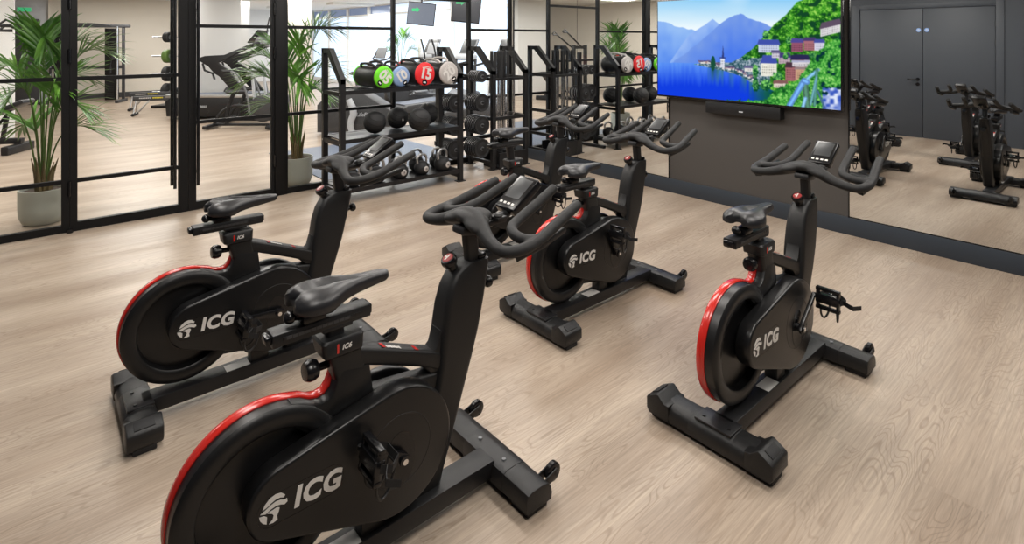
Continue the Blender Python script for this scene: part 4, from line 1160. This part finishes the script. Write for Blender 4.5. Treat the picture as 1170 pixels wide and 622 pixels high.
def rower(px, d, lab):
    t = empty('rowing_machine', atd(px, d), YR+R(22), lab, 'rowing machine', 'rowing machines on the gym floor')
    b = MB().bx(0, 1.5, -.045, .045, .30, .40, .008).build('rail', 'dark', t)
    m = MB()
    for k in range(7): m.bx(.12+.03*k, .14+.03*k, -.047, -.044, .352, .372)
    m.build('rail_lettering', 'white', b)
    m = MB()
    for k in range(6): m.bx(.36+.032*k, .385+.032*k, -.047, -.044, .350, .374)
    m.build('rail_stripe', 'yellow', b)
    f = MB()
    for sg in (1, -1): f.tube([(.06, sg*.04, .31), (.03, sg*.16, .03)], .014, 8).tube([(.30, sg*.04, .31), (.08, sg*.14, .06)], .010, 8)
    f.build('leg', 'alu', t)
    MB().cyl((.03, -.21, .03), (.03, .21, .03), .03, 12, .004).build('foot_bar', 'rubber', t)
    MB().box((.95, 0, .45), (.26, .32, .05), .02).bx(.88, 1.02, -.05, .05, .40, .43).build('seat', 'rubber', t)
    MB().lathe([(0, -.09), (.22, -.09), (.27, -.05), (.27, .05), (.22, .09), (0, .09)], 32, T(1.95, 0, .36) @ rot('X', 90)).bx(1.45, 2.0, -.06, .06, .22, .40, .02).build('flywheel_housing', 'dark', t)
    MB().bx(1.9, 2.2, -.25, .25, .0, .06, .01).build('front_foot', 'dark', t)
    MB().tube([(1.75, 0, .4), (1.7, 0, .9), (1.62, 0, 1.0)], .022, 8).box((1.6, 0, 1.02), (.03, .22, .16), .01).build('monitor_arm', 'dark', t)
    return t
rower(152, 11.75, 'rowing machine with yellow stripe decals, front one of the pair')
rower(148, 12.6, 'rowing machine behind the other one in the far gym')

def cable_machine():
    p = atd(97, 14.1)
    t = empty('cable_machine', p, R(-40)+.25, 'tall cable crossover machine against the beige gym wall', 'gym machine')
    for sg in (-1, 1):
        f = MB().bx(sg*.80-.04, sg*.80+.04, -.3, .3, 0, .07, .01).bx(sg*.80-.03, sg*.80+.03, .10, .16, .05, 1.95, .005); f.build('side_frame', 'dark', t)
        MB().cyl((sg*.72, -.05, .07), (sg*.72, -.05, 1.93), .025, 12).build('chrome_column', 'chrome', t)
        m = MB().bx(sg*.55-.13, sg*.55+.13, .02, .2, .05, 1.88, .01); m.build('weight_cover', 'gloss', t)
        m = MB()
        for k in range(16): m.bx(sg*.55-.10, sg*.55+.10, -.02, .02, .10+.035*k, .13+.035*k)
        m.build('weight_stack', 'steel', t)
        MB().box((sg*.70, -.12, 1.15), (.09, .16, .12), .015).build('pulley_carriage', 'dark', t)
        MB().tube([(sg*.66, -.2, 1.12), (sg*.64, -.22, .9)], .006, 6).cyl((sg*.64, -.22, .74), (sg*.64, -.22, .9), .02, 10).build('grip_handle', 'rubber', t)
    MB().bx(-.95, .95, .08, .18, 1.90, 1.98, .015).tube([(-.6, -.1, 1.95), (-.2, -.12, 1.99), (.2, -.12, 1.99), (.6, -.1, 1.95)], .02, 8).build('top_beam', 'dark', t)
    MB().bx(-.8, .8, .1, .16, .85, .93).build('cross_beam', 'dark', t)
cable_machine()

def plate_tree():
    p = atd(198, 13.3)
    t = empty('plate_tree', p, YR, 'tall plate storage tree, mostly hidden behind the left glass door edge', 'rack')
    MB().bx(-.05, .05, -.05, .05, 0, 2.0, .005).bx(-.35, .35, -.3, .3, 0, .06, .01).build('post', 'steel', t)
    m = MB()
    for z in (.35, .78, 1.2, 1.65): m.cyl((-.5, 0, z), (.5, 0, z), .018, 10)
    m.build('peg', 'alu', t)
    for k, (z, r, c, lab) in enumerate(((.35, .21, 'rubber', 'black bumper plate on the lowest peg of the far plate tree'), (.78, .18, 'rubber', 'black bumper plate on the second peg of the far plate tree'), (1.2, .16, 'leafdark', 'green bumper plate on the third peg of the far plate tree'), (1.65, .12, 'rubber', 'small black plate on the top peg of the far plate tree'))):
        q = p + V((math.cos(YR), math.sin(YR), 0))*-.14
        w = empty('bumper_plate', (q.x, q.y, z), YR, lab, 'weight plate', 'plates on the far plate tree')
        MB().lathe([(.02, -.06), (r*.9, -.06), (r, -.045), (r, .045), (r*.9, .06), (.02, .06)], 28, rot('Y', 90), closed=True).build('plate_body', c, w)
        MB().lathe([(.019, -.064), (.05, -.064), (.05, .064), (.019, .064)], 16, rot('Y', 90), closed=True).build('hub_ring', 'alu', w)
plate_tree()

def bench():
    p = atd(-6, 7.9)
    t = empty('weight_bench', p, YR+R(10), 'black adjustable weight bench by the white pillar at left edge', 'bench')
    MB().bx(-.5, .35, -.04, .04, .12, .2, .01).bx(.24, .34, -.28, .28, .0, .12, .02).bx(-.55, -.47, -.25, .25, 0, .1, .02).build('base_frame', 'steel', t)
    MB().box((.04, 0, .56), (.85, .28, .07), .03, rot('Y', -24)).build('back_pad', 'vinyl', t)
    MB().box((-.45, 0, .40), (.3, .26, .07), .03, rot('Y', 12)).build('seat_pad', 'vinyl', t)
    MB().tube([(.1, 0, .2), (.15, 0, .5)], .03, 8).tube([(-.4, 0, .16), (-.4, 0, .36)], .03, 8).tube([(-.1, 0, .2), (.2, 0, .6)], .02, 8).build('support_strut', 'steel', t)
    p = V((-.75, 10.1, 0))
    t = empty('lever_machine', p, R(0), 'black lever arm rack whose raised arm shows at the left edge and in mirror', 'gym machine')
    for x in (-.35, .1): MB().bx(x-.04, x+.04, -.04, .04, 0, 1.45, .005).build('upright', 'steel', t)
    MB().bx(-.4, .15, -.45, .45, 0, .07, .01).bx(-.35, .1, -.03, .03, 1.35, 1.43).build('base_frame', 'steel', t)
    for y, dz in ((.25, 0), (-.12, .06)):
        MB().tube([(-.1, y, 1.38), (.42, y+.05, 1.72+dz), (.56, y+.05, 1.72+dz)], .022, 8).tube([(.40, y+.05, 1.71+dz), (.50, y+.05, 1.80+dz), (.60, y+.05, 1.74+dz)], .016, 8).build('lever_arm', 'steel', t)
bench()
def seat_machine():
    p = V((-1.6, 12.0, 0))
    p = V((-1.2, 13.2, 0))
    t = empty('seated_machine', p, R(-30), 'black seated weight machine with tall backrest, seen only in the corner mirror', 'gym machine')
    MB().bx(-.5, .5, -.3, .3, 0, .1, .02).bx(-.05, .05, -.05, .05, .1, .5).build('base_frame', 'steel', t)
    MB().box((0, 0, .52), (.42, .36, .09), .03).build('seat_pad', 'vinyl', t)
    MB().box((-.28, 0, .95), (.09, .34, .8), .03, rot('Y', -12)).build('back_pad', 'vinyl', t)
    MB().bx(.35, .6, -.25, .25, .1, 1.3, .02).build('weight_cover', 'gloss', t)
    MB().tube([(.4, .2, 1.0), (.1, .3, .95), (.0, .3, .8)], .02, 8).tube([(.4, -.2, 1.0), (.1, -.3, .95), (.0, -.3, .8)], .02, 8).build('press_arm', 'alu', t)
seat_machine()

def upright_bike():
    t = empty('upright_bike', atd(418, 11.8), R(20), 'dark upright exercise bike seen above the green-ended bag', 'exercise bike')
    MB().bx(-.5, .5, -.04, .04, .04, .1, .01).bx(-.55, -.47, -.25, .25, 0, .08, .01).bx(.45, .53, -.25, .25, 0, .08, .01).build('base_frame', 'dark', t)
    MB().prism([(-.1, .1), (.42, .1), (.5, .4), (.35, .7), (.1, .62), (-.15, .4)], -.09, .09, 'xz', .03).build('drive_housing', 'dark', t)
    MB().tube([(.3, 0, .6), (.42, 0, 1.15)], .04, 8).build('head_post', 'mid', t)
    MB().tube([(-.15, 0, .3), (-.3, 0, .85)], .035, 8).build('seat_post', 'mid', t)
    MB().sph((-.3, 0, .9), (.15, .11, .045)).build('saddle', 'vinyl', t)
    for sg in (1, -1): MB().tube([(.42, sg*.02, 1.14), (.40, sg*.2, 1.16), (.52, sg*.24, 1.22), (.62, sg*.22, 1.4)], .016, 8, smooth=1).build('handlebar', 'rubber', t)
    MB().box((.47, 0, 1.3), (.04, .26, .24), .015, rot('Y', 20)).build('console', 'mid', t)
    t = empty('stair_climber', atd(404, 9.6), YR, 'dark stepper machine with curved grey leg behind the storage rack', 'cardio machine')
    MB().prism([(-.55, .04), (-.55, .5), (-.3, .75), (.1, .78), (.55, .5), (.8, .35), (.8, .04)], -.25, .25, 'xz', .04).build('body_cover', 'dark', t)
    MB().addmesh(text_mesh('LifeFitness', .09, .2, .001, .001), T(.30, -.2515, .34) @ FACE_MY).build('cover_lettering', 'lightgrey', t)
    MB().tube([(.0, -.28, .6), (.10, -.29, .4), (.02, -.29, .2), (.06, -.29, .03)], [.05, .06, .05, .05], 10, smooth=1).build('grey_leg', 'lightgrey', t)
    for k in range(3): MB().bx(.05+.2*k, .28+.2*k, -.22, .22, .62-.16*k, .66-.16*k, .01).build('step', 'mid', t)
    t2 = empty('elliptical_trainer', (6.88, 11.5, 0), 0, 'dark elliptical trainer with upright arms in front of the frosted windows', 'cardio machine')
    MB().bx(-.8, .8, -.05, .05, .04, .12, .01).bx(-.85, -.75, -.3, .3, 0, .1, .01).bx(.7, .8, -.3, .3, 0, .1, .01).build('base_frame', 'dark', t2)
    MB().lathe([(0, -.1), (.3, -.1), (.34, 0), (.3, .1), (0, .1)], 28, T(-.5, 0, .42) @ rot('X', 90)).build('flywheel_cover', 'dark', t2)
    MB().tube([(.55, 0, .1), (.5, 0, 1.25)], .04, 8).build('mast', 'mid', t2)
    for sg in (1, -1):
        MB().tube([(-.2, sg*.2, .35), (.5, sg*.22, .30)], .03, 8).bx(-.15, .2, sg*.2-.07, sg*.2+.07, .36, .40, .01).build('foot_beam', 'mid', t2)
        MB().tube([(.5, sg*.22, .3), (.46, sg*.24, .9), (.38, sg*.25, 1.35), (.30, sg*.24, 1.6)], .02, 8, smooth=1).build('arm_lever', 'rubber', t2)
    MB().box((.48, 0, 1.38), (.05, .4, .3), .02, rot('Y', 20)).build('console', 'lightgrey', t2)
upright_bike()

def hung_tv(px, d, py0, py1, w, rz, mat, lab, tilt):
    zc = CH-((py0+py1)/2-45)/640*d; h = (py1-py0)*d/640
    p = atd(px, d, zc)
    t = empty('hanging_screen', p, rz, lab, 'screen', 'screens hanging from the gym ceiling')
    q = rot('Y', tilt) 
    m = MB().box((0, 0, 0), (w, .06, h), .008, q); m.build('casing', 'gloss', t)
    m = MB().box((0, -.031, 0), (w*.95, .002, h*.93), 0, q); s = m.build('display', mat, t)
    m = MB().prism([(-.08, -.03), (.02, -.03), (.02, -.06), (.1, 0), (.02, .06), (.02, .03), (-.08, .03)], -.034, -.032, 'xz'); m.bm.transform(T(-.12, 0, h*.18)); m.build('green_mark', 'exit', s)
    MB().cyl((0, .05, h*.3), (0, .05, ZC-zc), .02, 8).box((0, .045, 0), (.2, .03, .2), .005).build('ceiling_pole', 'dark', t)
hung_tv(481.5, 12.2, 3, 29, .60, YR, 'tvgrey', 'pale grey hanging screen, left one of the two above the machines', 6)
hung_tv(533, 11.0, -8, 26, .56, YR, 'tvdark', 'dark hanging screen with a green mark, right one of the two', 6)
sg = empty('exit_sign', V((-.12, GY1-.82, 2.32)), 0, 'small green exit sign above the dark door in far corridor', 'sign')
MB().bx(-.14, .14, -.02, .02, -.06, .06, .004).build('sign_box', 'lightgrey', sg)
MB().bx(-.13, .13, -.022, -.0205, -.05, .05).build('sign_face', 'exit', sg)

# ------------------------------------------------------------------ world and view
w = bpy.data.worlds.new('world'); SC.world = w; w.use_nodes = True
w.node_tree.nodes['Background'].inputs['Color'].default_value = (.7, .8, 1, 1)
w.node_tree.nodes['Background'].inputs['Strength'].default_value = .3
SC.view_settings.view_transform = 'Standard'; SC.view_settings.look = 'None'
SC.view_settings.exposure = 0; SC.view_settings.gamma = 1; SC.view_settings.use_curve_mapping = False
SC.cycles.max_bounces = 10; SC.cycles.transparent_max_bounces = 24; SC.cycles.glossy_bounces = 6; SC.cycles.diffuse_bounces = 4
SC.cycles.caustics_reflective = False; SC.cycles.caustics_refractive = False
SC.cycles.sample_clamp_indirect = 4
